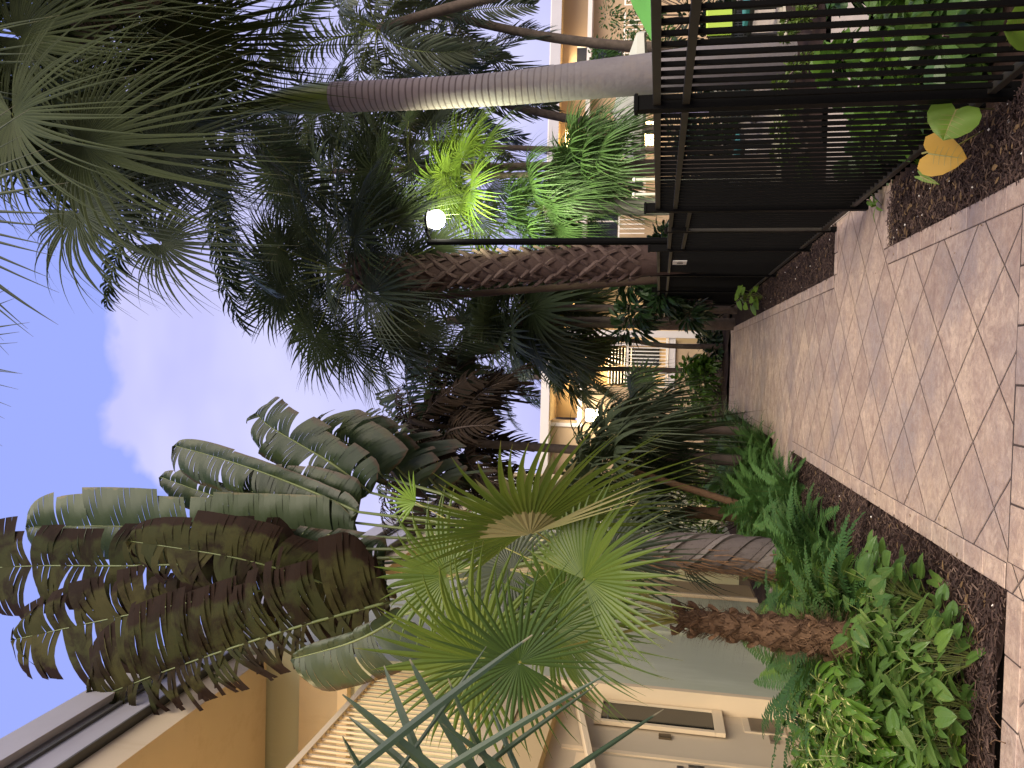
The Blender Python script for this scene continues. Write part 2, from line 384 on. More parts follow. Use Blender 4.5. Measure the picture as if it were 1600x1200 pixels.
def fan_crown(root, top, n, rad, pl, mat, rng, emax=80, emin=-45, nvar=9, scalev=.12, parts='frond', **kw):
    vs = []
    for i in range(nvar):
        el = emin+(emax-emin)*(i+.5)/nvar
        k = dict(kw); k['droop'] = kw.get('droop', .35)*(1+.5*(1-i/nvar)); k['roll'] = rng.uniform(-.5, .5)
        vs.append(crown_frond(el, pl*rng.uniform(.85, 1.1), rad, rng, **k).mesh(parts, [mat, M['petiole']]))
    az = rng.uniform(0, 6.28)
    for i in range(n):
        o = link(parts, vs[min(nvar-1, int((i/n)**.85*nvar))], root, top)
        az += 2.399963; o.rotation_euler = (rng.uniform(-.06, .06), rng.uniform(-.06, .06), az+rng.uniform(-.2, .2))
        s = 1+rng.uniform(-scalev, scalev); o.scale = (s, s, s)
def feather(elev, ln, rng, npair=34, leaf=.55, curve=1.1, width=.035, droop=.6, mi=0, rach=.02, vee=.35, start=.12, samp=4):
    """pinnate frond along +X"""
    mb = MB(); n = 14; pts = []; p = V((0, 0, 0)); e = R(elev)
    for i in range(n+1):
        pts.append(p.copy()); t = i/n; p = p+V((math.cos(e), 0, math.sin(e)))*(ln/n); e -= curve/n*(.5+t)
    mb.tube(pts, [rach*(1-.85*i/n)+.002 for i in range(n+1)], 5, 1, .5, flat=.7)
    for k in range(npair):
        t = start+(1-start)*(k+.5)/npair; f = t*n; i = min(n-1, int(f)); q = pts[i].lerp(pts[i+1], f-i)
        tan = (pts[i+1]-pts[i]).normalized(); up = V((0, 1, 0)).cross(tan)*-1
        if up.z < 0 and abs(tan.z) < .95: up = -up
        L1 = leaf*(math.sin(PI*min(1, .18+.80*t))**.6)*rng.uniform(.85, 1.1)
        for sg in (-1, 1):
            ang = R(58-22*t)*rng.uniform(.85, 1.15)
            d = (tan*math.cos(ang)+V((0, sg, 0))*math.sin(ang)+up*vee*rng.uniform(.3, 1.3)).normalized()
            sd = d.cross(up).normalized(); dr = droop*rng.uniform(.6, 1.4)
            P = []; w = []
            for j in range(samp+1):
                v = j/samp; P.append(q+d*L1*v*(1-.2*dr*v)+G*dr*L1*v*v*.8); w.append(width*(math.sin(PI*min(1, .12+.86*v))**.7)+.001)
            mb.strip(P, w, sd, up, .25, mi, rng.random())
    return mb
def feather_crown(root, top, n, ln, mat, rng, emax=75, emin=-35, nvar=7, part='frond', mat2=None, **kw):
    vs = []
    for i in range(nvar):
        el = emin+(emax-emin)*(i+.5)/nvar
        vs.append(feather(el, ln*rng.uniform(.88, 1.08), rng, **kw).mesh(part, [mat, mat2 or M['petiole']]))
    az = rng.uniform(0, 6.28)
    for i in range(n):
        o = link(part, vs[min(nvar-1, int(i/n*nvar))], root, top); az += 2.399963
        o.rotation_euler = (0, 0, az+rng.uniform(-.15, .15)); s = rng.uniform(.88, 1.1); o.scale = (s, s, s)
def lens_leaf(mb, base, d, nrm, ln, w, mi=0, rng=random, droop=.2, fold=.3, samp=5, shape=.8, pk=.5):
    d, n, s = onb(d, nrm); P = []; ws = []
    for j in range(samp+1):
        v = j/samp; P.append(V(base)+d*ln*v*(1-.2*droop*v)+G*droop*ln*v*v)
        ws.append(w*(math.sin(PI*v**(math.log(.5)/math.log(pk)))**shape)+.0015)
    mb.strip(P, ws, s, n, fold, mi, rng.random())
def heart_leaf(mb, base, d, nrm, ln, w, mi=0, rng=random, droop=.25, fold=.25, arrow=False, vmi=None):
    """leaf plate with a notch at the stalk; built as two half plates from a midrib"""
    d, n, s = onb(d, nrm); K = 7; rr = rng.random()
    prof = [(-.20, .34), (-.20, .74), (.02, .97), (.28, 1.0), (.56, .84), (.82, .48), (1.0, .0)]
    if arrow: prof = [(-.30, .55), (-.22, .80), (.0, .72), (.25, .70), (.52, .52), (.78, .26), (1.0, .0)]
    for sg in (-1, 1):
        vs = []; 
        for i, (a, b) in enumerate(prof):
            mid = max(0.0, (i)/(K-1)); 
            m0 = V(base)+d*ln*mid+G*droop*ln*mid*mid
            e = V(base)+d*ln*a+s*sg*b*w*.5+n*fold*b*w*.5+G*droop*ln*(max(0, a)**2+.25*b*b)
            h = m0.lerp(e, .55)+n*.03*w
            vs += [m0, h, e]
        fs = []
        for i in range(K-1):
            for j in range(2):
                q = (i*3+j, i*3+j+1, (i+1)*3+j+1, (i+1)*3+j); fs.append(q if sg > 0 else q[::-1])
        mb.add(vs, fs, mi, rr, [min(1, abs(x)) for x, y in prof for _ in range(3)])
    if vmi is not None:
        mb.strip([V(base)+d*ln*v+G*droop*ln*v*v+n*.003 for v in (0, .3, .6, .95)], [.007, .005, .004, .001], s, n, 0, vmi, .5)
        for q in range(1, 6):
            for sg in (-1, 1):
                a_ = .04+.15*q; m0 = V(base)+d*ln*a_+G*droop*ln*a_*a_; e_ = m0+(s*sg*.42*w*math.sin(PI*min(1, .25+a_*.75))+d*ln*.14)
                e_ += n*fold*.42*w*.5; mb.strip([m0+n*.004, m0.lerp(e_, .5)+n*.007, e_+n*.004], [.002, .0015, .0008], (e_-m0).cross(n).normalized(), n, 0, vmi, .4)
def paddle(mb, mid, wl, wr, nrm, mi=0, rng=random, N=46, tear=.3, droop=.35, ang=.35, wild=.25, rib=.012, ribmi=1, t2=None, w2=None):
    tear_a, wild_a = tear, wild
    """banana-like blade torn into strips along a midrib given by points"""
    mid = [V(p) for p in mid]; K = len(mid)-1
    def P(t):
        f = min(K-1e-6, max(0, t*K)); i = int(f); q = f-i
        a = mid[max(0, i-1)]; b = mid[i]; c = mid[i+1]; d = mid[min(K, i+2)]
        return .5*((2*b)+(c-a)*q+(2*a-5*b+4*c-d)*q*q+(3*b-a-3*c+d)*q**3)
    mb.tube([P(i/20) for i in range(21)], [rib*(1-.8*i/20) for i in range(21)], 6, ribmi, .5)
    for sg, w0 in ((-1, wl), (1, wr)):
        if not w0: continue
        tear = t2 if (sg > 0 and t2 is not None) else tear_a; wild = w2 if (sg > 0 and w2 is not None) else wild_a
        dl = rng.uniform(-.1, .1); dd = droop; ln = 1.0; br = rng.random()
        for j in range(N):
            t0 = j/N; t1 = (j+1)/N; torn = rng.random() < tear
            if torn:
                dl = rng.uniform(-1, 1)*wild; dd = droop*rng.uniform(.4, 1.9); ln = rng.uniform(.82, 1.08); br = rng.random()
            vs = []; ts = []; S = 6
            for c, t in enumerate((t0, t1)):
                if torn and c == 0: t = t0+.12/N
                p = P(t); tg = (P(min(1, t+.02))-P(max(0, t-.02))).normalized()
                n = V(nrm); n = (n-tg*n.dot(tg)).normalized(); sd = n.cross(tg)*sg
                sh = (min(1, t/.10))**.5*(1-max(0, (t-.80)/.20)**2.0)**.5 if t < 1 else 0.02
                wd = w0*max(.03, sh)*ln
                dirv = (sd+tg*(ang+dl)).normalized()
                for k in range(S+1):
                    v = k/S
                    vs.append(p+dirv*wd*v*(1-.15*dd*v)+G*dd*wd*v*v+n*(.06*w0*math.sin(v*PI)+.03*w0*math.sin(j*1.3+v*5)*(.3+wild)))
                    ts.append(v)
            fs = []
            for k in range(S):
                q = (k, k+1, S+2+k, S+1+k); fs.append(q if sg > 0 else q[::-1])
            mb.add(vs, fs, mi, br, ts)

exec_order = []

# ================================================================== SETTING: ground and paving
def sheet(name, rects, z, mat, kind='structure'):
    mb = MB()
    for x0, y0, x1, y1 in rects: mb.add([(x0, y0, z), (x1, y0, z), (x1, y1, z), (x0, y1, z)], [(0, 1, 2, 3)])
    return tag(mb.build(name, mat), kind=kind)
WL, WR, WE = -0.93, 0.835, 17.6
sheet('ground', [(-250, -250, 250, 250)], -.10, M['soil'])
sheet('walkway', [(WL, -4, WR, WE), (-2.6, -4, WL, 3.70), (WR, 5.72, 1.30, 7.40), (-3.3, 9.3, WL, 10.84)], -.004, M['paver'])
sheet('concrete_apron', [(-9, -4, -2.6, 8.3)], -.012, M['tan'])
sheet('pool_path', [(1.305, 6.5, 14, 7.95)], -.004, M['deck'])
sheet('pool_deck', [(2.0, 10.6, 30, 25)], -.006, M['deck'])
rng = random.Random(5)
M['sand'] = plain('joint_sand', (.05, .035, .03), .95)
sheet('border_joints', [(WR-.115, -1, WR, 5.72), (WR-.115, 7.4, WR, WE), (WL, 3.72, WL+.115, 9.3), (WL, 10.84, WL+.115, WE), (-2.6, 3.55, WL, 3.70), (WL+.12, 3.53, WR-.12, 3.715), (WR, 5.72, 1.22, 5.83), (WR, 7.29, 1.22, 7.40)], -.0015, M['sand'])
def bricks(name, runs):
    mb = MB()
    for (ax, ay, bx_, by_, w, ln) in runs:        # run along the longer side; w is toward the inside
        d = V((bx_-ax, by_-ay, 0)); L_ = d.length; d /= L_; s = V((-d.y, d.x, 0)); n = max(1, round(L_/ln)); st = L_/n
        for i in range(n):
            a = V((ax, ay, 0))+d*(i*st+.0045); b = V((ax, ay, 0))+d*((i+1)*st-.0045)+s*w*.965; zt = .003+rng.uniform(-.0015, .003)
            mb.box((a.x, a.y, -.05), (b.x, b.y, zt), 0, rng.random(), .003)
    o = mb.build(name, M['brick']); return tag(o, kind='structure')
bricks('walkway_border', [
    (WR, -1, WR, 5.72, .115, .235), (WR, 7.40, WR, WE, .115, .235),
    (WL, 3.72, WL, 9.3, -.115, .235), (WL, 10.84, WL, WE, -.115, .235),
    (WL+.12, 3.55, WR-.12, 3.55, .15, .27), (-2.6, 3.55, WL-.0, 3.55, .15, .27),
    (WR, 5.72, 1.22, 5.72, .11, .20), (WR, 7.40, 1.22, 7.40, -.11, .20)])

def hnoise(x, y): return .5*math.sin(x*7.1+y*3.3)*math.sin(y*6.7-x*2.1)+.3*math.sin(x*19+y*13)*math.sin(y*23-x*11)+.2*math.sin(x*41+2)*math.sin(y*37)
def bed(name, x0, x1, y0, y1, zb, amp, hump=0, st=.06):
    mb = MB(); nx = int((x1-x0)/st)+1; ny = int((y1-y0)/st)+1
    vs = []
    for j in range(ny+1):
        for i in range(nx+1):
            x = x0+(x1-x0)*i/nx; y = y0+(y1-y0)*j/ny
            e = min(x-x0, x1-x, .35)/.35
            vs.append((x, y, zb+amp*hnoise(x, y)+hump*max(0, e)+rng.uniform(-.004, .004)))
    fs = [(j*(nx+1)+i, j*(nx+1)+i+1, (j+1)*(nx+1)+i+1, (j+1)*(nx+1)+i) for j in range(ny) for i in range(nx)]
    mb.add(vs, fs); return tag(mb.build(name, M['mulch'], smooth=True), kind='structure')
bed('mulch_bed', -3.45, WL+.004, 3.705, 9.3, -.03, .012, .05)
bed('mulch_bed', -3.45, WL+.004, 10.85, 17.6, -.03, .012, .05, .15)
bed('mulch_bed', WR-.004, 1.9, 1.5, 5.715, -.03, .012, .02)
bed('mulch_bed', WR-.004, 1.9, 7.41, 17.6, -.03, .012, .02, .1)
bed('planting_bed', -3.4, 4, 17.61, 25.8, -.06, .03, .1, .3)
bed('planting_bed', 1.91, 9, -1, 5.9, -.06, .03, .05, .15)
bed('planting_bed', 1.91, 12, 8.0, 10.55, -.06, .03, .1, .15)

def chips(name, areas, n, label):
    mb = MB()
    for (x0, x1, y0, y1, wgt) in areas:
        for i in range(int(n*wgt)):
            x = rng.uniform(x0, x1); y = y0+(y1-y0)*rng.random()**1.3; l = rng.uniform(.012, .055)*.5; w = rng.uniform(.0015, .005)
            a = rng.uniform(0, PI); c = V((x, y, -.012+rng.uniform(0, .03)+.03*min(1, max(0, min(x-x0, x1-x))/.3)*(1 if x0 < 0 else .4)))
            d = V((math.cos(a), math.sin(a), rng.uniform(-.5, .5)))*l; s = V((-math.sin(a), math.cos(a), rng.uniform(-.3, .3)))*w; u = V((0, 0, w))
            mb.add([c-d-s, c-d+s, c+d+s*.6, c+d-s*.6, c-d+u, c+d+u], [(0, 1, 4), (3, 5, 2), (0, 4, 5, 3), (1, 2, 5, 4), (0, 3, 2, 1)], 0, rng.random()**1.5)
    return tag(mb.build(name, M['chip']), label, 'mulch', kind='stuff')
chips('mulch_chips', [(WR, 1.24, 2.3, 5.7, .30), (WR, 1.3, 7.42, 14, .18), (-2.5, WL, 3.71, 6.2, .38), (-1.7, WL, 6, 9.3, .24)], 26000, 'shredded brown bark mulch lying in the beds beside the walk')
mb = MB()
for i in range(70):
    k = rng.random()
    if k < .55: x, y = rng.uniform(WR+.02, 1.22), rng.uniform(2.8, 5.6)
    elif k < .75: x, y = rng.uniform(WR+.02, 1.2), rng.uniform(7.5, 12)
    else: x, y = rng.uniform(-1.25, WL-.02), rng.uniform(3.8, 8)
    s = rng.uniform(.004, .010); z0 = .012
    mb.add([(x+s*a*rng.uniform(.7, 1.2), y+s*b*rng.uniform(.7, 1.2), z0+s*c*.7) for a, b, c in ((1,0,0),(0,1,0),(-1,0,0),(0,-1,0),(0,0,1),(0,0,-1))],
           [(0,1,4),(1,2,4),(2,3,4),(3,0,4),(1,0,5),(2,1,5),(3,2,5),(0,3,5)])
tag(mb.build('pebbles', M['pebble']), 'small pale pebbles scattered over the brown mulch', 'pebbles', kind='stuff')

# ================================================================== FENCE
FX = 1.24; TOP = 1.565; R2 = 1.43
posts = [1.40, 3.83, 6.34, 8.52, 10.87, 13.22, 15.6, 18.0, 20.4]
fence = thing('pool_fence', (FX, posts[0], 0), 'long black metal picket fence running along the right edge of the walk', 'fence')
def fpost(par, y0, y, top=1.655, w=.034):
    mb = MB(); mb.box((-w, y-y0-w, -.05), (w, y-y0+w, top-.02), 0, .5, .003); mb.box((-w-.006, y-y0-w-.006, top-.02), (w+.006, y-y0+w+.006, top), 0, .5, .006)
    mb.build('post', M['black'], par)
for y in posts: fpost(fence, posts[0], y)
def fpanel(par, y0, ya, yb, top, r2, bot=.09, sp=.100, pk=.0092):
    a, b = ya+.034-y0, yb-.034-y0; mb = MB(); n = int((b-a)/sp)
    for i in range(n):
        y = a+(b-a)*(i+.5)/n; mb.box((-pk, y-pk, .05), (pk, y+pk, top-.012))
    mb.build('picket_panel', M['black'], par)
    for z0, z1 in ((top-.036, top), (r2-.034, r2), (bot, bot+.035)):
        q = MB(); q.box((-.0175, a, z0), (.0175, b, z1), 0, .5, .002); q.build('rail', M['rail'], par)
for a, b in zip(posts[:-1], posts[1:]):
    if a == 6.34: continue
    fpanel(fence, posts[0], a, b, TOP, R2)
# the lower fixed panel beside the gate
fpanel(fence, posts[0], 7.42, 8.52, 1.455, 1.31)
fpost(fence, posts[0], 7.40, 1.49, .022)
gate = thing('pool_gate', (FX, 6.41, 0), 'low black picket gate in the fence at the end of the paved notch', 'gate')
q = MB()
for y in (0.02, .93): q.box((-.02, y-.02, .06), (.02, y+.02, 1.46), 0, .5, .002)
for z0, z1 in ((1.42, 1.455), (1.28, 1.31), (.10, .14)): q.box((-.017, .04, z0), (.017, .91, z1))
q.build('gate_frame', M['rail'], gate)
q = MB()
for i in range(9): y = .11+i*.09; q.box((-.0085, y-.0085, .14), (.0085, y+.0085, 1.42))
q.build('pickets', M['black'], gate)
q = MB(); q.box((-.05, .70, 1.30), (-.021, .78, 1.43), 0, .5, .004); q.build('latch', M['black'], gate)
sgn = MB(); sgn.box((-.018, 0, 0), (-.010, .34, .16), 0, .5); 
so_ = sgn.build('fence_sign', M['white'], None, loc=(FX-.012, 9.32, 1.22)); tag(so_, 'small white rectangular notice plate fixed on the black fence past the gate', 'sign')
sm = MB(); 
for a, b, c, d in ((.05, .10, .05, .10), (.15, .20, .04, .11), (.22, .26, .04, .11)): sm.box((-.0195, a, c), (-.0181, b, d))
sm.build('sign_mark', M['seam'], so_)
# metal hook-shaped lamp hardware box on post foot
# ================================================================== LEFT BUILDING
BX = -3.42
bl = thing('apartment_building', (BX, 8.4, 0), 'two storey cream building with grey green panels along the left side', 'building')
def part(name, mat, boxes, par=None, off=(BX, 8.4, 0), bev=0):
    q = MB()
    for a, b in boxes: q.box([a[i]-off[i] for i in range(3)], [b[i]-off[i] for i in range(3)], 0, .5, bev)
    return q.build(name, mat, par or bl)
# back walls of the bays
Y0, Y1 = -3.0, 24.5
part('wall', M['cream'], [((-3.62, 3.0, -.1), (-3.9, 8.4, 2.78)), ((-4.9, 12.3, -.1), (-5.1, 17.8, 5.9)), ((-4.9, 19.8, -.1), (-5.1, Y1, 5.9)), ((-5.6, Y0, 2.9), (-5.8, 8.9, 5.85))])
part('side_wall', M['cream'], [((-5.6, 8.55, 2.9), (-3.62, 8.75, 5.85)), ((-8, 24.3, -.1), (-3.5, 24.5, 6.2)), ((-5.6, 12.3, -.1), (-5.1, 12.5, 5.9))])
part('beam', M['cream'], [((-5.6, 8.35, 4.98), (-3.56, 8.54, 5.45))])
part('header_trim', M['creamw'], [((-5.6, 8.32, 4.86), (-3.54, 8.52, 4.975))])
# grey-green projecting panels
for a, b in ((8.44, 10.1), (10.45, 11.85), (15.3, 17.3), (19.9, 22.8)):
    part('panel', M['ggreen'], [((BX, a, -.1), (-5.55, b, 6.25))])
part('corner_seam', M['seam'], [((BX-.04, 10.1, -.1), (-5.5, 10.45, 6.24)), ((BX-.03, 11.85, -.1), (-5.4, 11.93, 6.24))])
part('downpipe', M['ggreen'], [((BX+.012, 10.22, 0), (BX-.05, 10.34, 6.2))], bev=.01)
for a in (8.36, 12.0, 15.22, 19.82):
    part('corner_trim', M['creamw'], [((BX+.01, a, -.05), (BX-.22, a+.075, 2.9))])
part('bay_reveal', M['litstucco'], [((BX-.04, 11.94, 0), (BX-.25, 12.0, 6.2)), ((BX-.03, 12.08, 0), (BX-.34, 12.85, 2.9))])
for q_ in [((-3.44, Y0, 2.78), (-5.6, 8.35, 3.05)), ((-3.5, 11.94, 2.9), (-4.9, 15.2, 3.1)), ((-3.5, 17.3, 2.9), (-4.9, 19.8, 3.1))]: part('floor_slab', M['cream'], [q_])
part('stair_soffit', M['litstucco'], [((-3.46, 3, 2.42), (-3.62, 8.35, 2.775))])
q = MB()
pts = [(8.34, 2.30), (8.34, 2.25), (6.4, 1.87), (6.4, 1.92)]
q.add([(-3.60-BX, y-8.4, z_) for y, z_ in pts]+[(-3.47-BX, y-8.4, z_) for y, z_ in pts], [(0, 1, 2, 3), (7, 6, 5, 4), (0, 4, 5, 1), (1, 5, 6, 2), (2, 6, 7, 3), (3, 7, 4, 0)])
q.build('header_trim', M['creamw'], bl)
# roof with its metal fascia and lit soffit
part('roof', M['fascia'], [((-3.40, Y0-3, 6.22), (-12, Y1+.3, 6.90))])
part('fascia_trim', M['seam'], [((-3.37, Y0-3, 6.50), (-3.399, Y1+.3, 6.535)), ((-3.385, Y0-3, 6.215), (-3.60, Y1+.3, 6.235))])
part('gutter', M['fascia'], [((-3.30, Y0-3, 6.60), (-3.372, Y1+.3, 6.905))], bev=.01)
for q_ in [((-3.47, Y0-3, 5.86), (-5.7, 8.35, 6.2)), ((-3.52, 11.95, 5.9), (-5.1, 15.2, 6.2)), ((-3.52, 17.3, 5.9), (-5.1, 19.8, 6.2))]: part('soffit', M['cream'], [q_])
# window with frame, vent, switch plates
w = part('window', M['glass'], [((-3.63, 7.87, .86), (-3.585, 8.318, 1.97))])
part('window_frame', M['creamw'], [((-3.60, 7.82, .76), (-3.560, 8.345, .855)), ((-3.60, 7.82, 1.975), (-3.560, 8.345, 2.04)), ((-3.60, 7.82, .857), (-3.560, 7.868, 1.973)), ((-3.60, 8.32, .857), (-3.560, 8.345, 1.973))], w)
part('window_bar', M['seam'], [((-3.584, 7.90, 1.90), (-3.575, 8.30, 1.915))], w)
v_ = part('vent', M['cream'], [((-3.62, 8.02, .16), (-3.605, 8.33, .56))])
q = MB()
for i in range(22): q.box((-3.604-BX, 8.03-8.4+i*.0135, .20), (-3.596-BX, 8.036-8.4+i*.0135, .50))
q.build('vent_grille', M['metal'], v_)
part('switch_plate', M['plate'], [((-3.62, 7.68, 1.28), (-3.60, 7.77, 1.40))], bev=.004)
part('outlet_cover', M['metal'], [((-3.62, 7.84, .26), (-3.60, 7.98, .34))], bev=.004)
part('outlet_cover', M['plate'], [((-3.449, 12.18, 1.30), (-3.432, 12.30, 1.37))], bev=.004)
# wall boards / door
part('wall_band', M['creamw'], [((-3.62, 7.28, 0), (-3.605, 7.34, 2.3))])
d = part('door', M['creamw'], [((-3.62, 6.30, .02), (-3.60, 7.20, 2.15))])
part('handle', M['metal'], [((-3.60, 7.06, 1.00), (-3.55, 7.11, 1.14)), ((-3.56, 6.97, 1.04), (-3.545, 7.08, 1.065))], d, bev=.004)
part('deadbolt', M['metal'], [((-3.60, 7.06, 1.18), (-3.575, 7.12, 1.24))], d, bev=.004)
for a in (13.2, 17.9):
    d = part('door', M['brownd'], [((-4.9, a, 0), (-4.86, a+.95, 2.1))]); part('handle', M['metal'], [((-4.86, a+.08, 1.0), (-4.82, a+.12, 1.12))], d)
for a in (18.6, 22.9):
    d = part('window', M['glass'], [((BX-.6 if a > 20 else -4.88, a, 3.6), (-4.92, a+.9, 5.0))])
# balcony railing on the upper floor
rl = MB()
rl.box((-3.47-BX, Y0-8.4, 4.44), (-3.53-BX, 8.34-8.4, 4.50)); rl.box((-3.47-BX, Y0-8.4, 3.12), (-3.53-BX, 8.34-8.4, 3.16))
rail = rl.build('balcony_railing', M['creamw'], bl)
q = MB()
for i in range(68): y = 1.9+i*.0955; q.box((-3.49-BX, y-8.4, 3.16), (-3.51-BX, y-8.4+.02, 4.44))
q.build('balusters', M['cream'], rail)
for (a, b) in ((12.0, 15.2), (17.3, 19.8)):
    q = MB(); q.box((-3.50-BX, a-8.4, 4.1), (-3.54-BX, b-8.4, 4.15)); q.box((-3.50-BX, a-8.4, 3.14), (-3.54-BX, b-8.4, 3.18))
    n = int((b-a)/.12)
    for i in range(n): q.box((-3.51-BX, a-8.4+i*.12+.05, 3.18), (-3.53-BX, a-8.4+i*.12+.07, 4.1))
    q.build('balcony_railing', M['creamw'], bl)

def glow(name, loc, e, c, size=.3, rot=(0, 0, 0), kind='AREA', par=None, spread=None):
    ld = bpy.data.lights.new(name, kind); ld.energy = e; ld.color = c
    if kind == 'AREA': ld.shape = 'DISK'; ld.size = size
    else: ld.shadow_soft_size = size
    o = bpy.data.objects.new(name, ld); C.objects.link(o); o.location = loc; o.rotation_euler = rot
    if par: o.parent = par
    return o
WARM = (1, .74, .42)
def ceiling_lamp(loc, e, label, r=.11):
    t_ = thing('ceiling_lamp', loc, label, 'lamp'); q = MB(); q.tube([(0, 0, 0), (0, 0, -.05)], [r, r*.9], 16); q.build('lamp_rim', M['metal'], t_)
    q = MB(); q.tube([(0, 0, -.052), (0, 0, -.07)], [r*.85, r*.6], 16); q.build('lamp_glass', M['warmglow'], t_)
    glow('lamp_light', (0, 0, -.12), e, WARM, .2, par=t_)
ceiling_lamp((-4.45, 6.0, 5.855), 34, 'warm round ceiling lamp under the roof above the upper balcony')
ceiling_lamp((-4.5, 2.8, 5.855), 34, 'warm round ceiling lamp above the near end of the upper balcony')
ceiling_lamp((-4.2, 13.0, 2.895), 24, 'warm round ceiling lamp in the ground floor bay behind the palms')
ceiling_lamp((-4.2, 13.6, 5.895), 24, 'warm round ceiling lamp in the upper bay behind the big leaves')
ceiling_lamp((-4.2, 18.5, 2.895), 22, 'warm round ceiling lamp in the farthest ground floor bay')
# a globe porch lamp seen between the fan leaves
gl_ = thing('porch_lamp', (-4.0, 17.35, 1.72), 'small white globe porch lamp on the wall behind the grey trunk', 'lamp')
q = MB(); n = 10
vs = [(.09*math.sin(PI*i/n)*math.cos(2*PI*j/12), .09*math.sin(PI*i/n)*math.sin(2*PI*j/12), .09*math.cos(PI*i/n)) for i in range(n+1) for j in range(12)]
q.add(vs, [(i*12+j, i*12+(j+1) % 12, (i+1)*12+(j+1) % 12, (i+1)*12+j) for i in range(n) for j in range(12)]); q.build('globe', M['lampglow2'], gl_, True)
q = MB(); q.box((-.03, -.03, .09), (.03, .03, .13)); q.box((-.9, -.015, .10), (0, .015, .125)); q.build('bracket', M['metal'], gl_)

# ================================================================== REAR BUILDING (across the end of the walk)
RY = 26.0
bb = thing('rear_building', (4, RY, 0), 'long tan building with pale roof edge across the far end of the walk', 'building')
def rp(name, mat, boxes, par=None, bev=0): return part(name, mat, boxes, par or bb, (4, RY, 0), bev)
rp('wall', M['tan'], [((-7.5, RY, -.1), (-.72, RY+.3, 4.0)), ((-7.5, RY, 4.0), (-1.9, RY+.3, 4.98)), ((-.72, RY+.05, -.1), (.75, RY+.3, 1.15))])
rp('recess_wall', M['litstucco'], [((-1.9, RY+1.4, 4.0), (1.5, RY+1.6, 4.98)), ((-.9, RY+1.8, 1.1), (3.0, RY+2.0, 4.0)), ((.75, RY+1.2, -.1), (3.2, RY+1.4, 4.9))])
rp('wall', M['tan'], [((3.2, RY+.5, -.1), (18, RY+.8, 5.0))])
rp('balcony_slab', M['fascia2'], [((-.76, RY-.02, 1.0), (.9, RY+1.8, 1.22)), ((-2.0, RY-.05, 3.98), (18, RY+1.3, 4.12))])
rp('roof', M['fascia2'], [((-7.6, RY-.5, 5.0), (20, RY+8, 5.28))])
rp('fascia', M['fascia'], [((2.3, RY-.55, 4.92), (20, RY-.505, 5.24))])
rp('soffit', M['litstucco'], [((-1.9, RY-.45, 4.985), (18, RY+1.4, 4.998))])
rail = rp('balcony_railing', M['white'], [((-.74, RY-.06, 2.5), (.88, RY-.02, 2.56)), ((-.74, RY-.06, 1.24), (.88, RY-.02, 1.30))])
rp('balusters', M['white'], [((-.72+i*.115, RY-.055, 1.3), (-.69+i*.115, RY-.03, 2.5)) for i in range(14)], rail)
for q_ in [((.9, RY-.08, -.1), (1.12, RY+.2, 5.0)), ((-2.1, RY-.06, 3.95), (-1.98, RY+.15, 5.0)), ((.62, RY+.0, 1.2), (.72, RY+.1, 4.0))]: rp('column', M['fascia2'], [q_])
wn_ = rp('window', M['glass'], [((.0, RY+1.74, 1.5), (.62, RY+1.79, 3.3)), ((-.7, RY+1.74, 2.4), (-.1, RY+1.79, 3.2))]); rp('blinds', M['white'], [((-.68, RY+1.70, 2.45+i*.11), (.60, RY+1.72, 2.49+i*.11)) for i in range(8)], wn_)
dd_ = rp('door', M['brownd'], [((1.2, RY+1.12, .1), (1.95, RY+1.19, 1.85))]); rp('door_frame', M['creamw'], [((1.12, RY+1.10, .0), (1.19, RY+1.19, 1.95)), ((1.96, RY+1.10, .0), (2.04, RY+1.19, 1.95)), ((1.12, RY+1.10, 1.96), (2.04, RY+1.19, 2.04))], dd_)
for x in (4.2, 6.4, 9.4, 12.6):
    q_ = rp('window', M['glass'], [((x, RY+.44, 3.0), (x+1.1, RY+.49, 4.5))]); rp('window_frame', M['white'], [((x-.08, RY+.43, 3.0), (x-.01, RY+.5, 4.5)), ((x+1.11, RY+.43, 3.0), (x+1.18, RY+.5, 4.5)), ((x+.52, RY+.42, 3.0), (x+.57, RY+.438, 4.5))], q_)
    rp('balcony_railing', M['white'], [((x-1, RY-.05, 2.9), (x+2.0, RY-.01, 2.95))]+[((x-1+i*.15, RY-.045, 2.1), (x-.97+i*.15, RY-.02, 2.9)) for i in range(20)])
glow('recess_light', (0-4, 1.0, 3.8), 60, WARM, .4, par=bb); glow('recess_light', (-.8-4, 0.7, 4.9), 16, WARM, .3, par=bb)
glow('soffit_light', (2.0-4, .6, 4.8), 30, WARM, .3, par=bb); glow('soffit_light', (6-4, .0, 4.8), 22, WARM, .3, par=bb); glow('soffit_light', (10-4, .0, 4.8), 22, WARM, .3, par=bb)
for (px, py, nm) in ((877, 550, 'bulb by the palm top'), (933, 563, 'bulb'), (1015, 509, 'bulb')):
    p = at(px, py, RY+.9); q = MB(); q.tube([(p.x-4, p.y-RY, p.z-.05), (p.x-4, p.y-RY, p.z+.05)], [.045, .045], 8); q.build('ceiling_bulb', M['warmglow'], bb)
for (px, py) in ((888, 218),):
    p = at(px, py, RY-.1); q = MB(); q.box((p.x-4-.3, p.y-RY-.05, p.z-.1), (p.x-4+.3, p.y-RY+.02, p.z+.1)); q.build('soffit_lamp', M['warmglow'], bb)
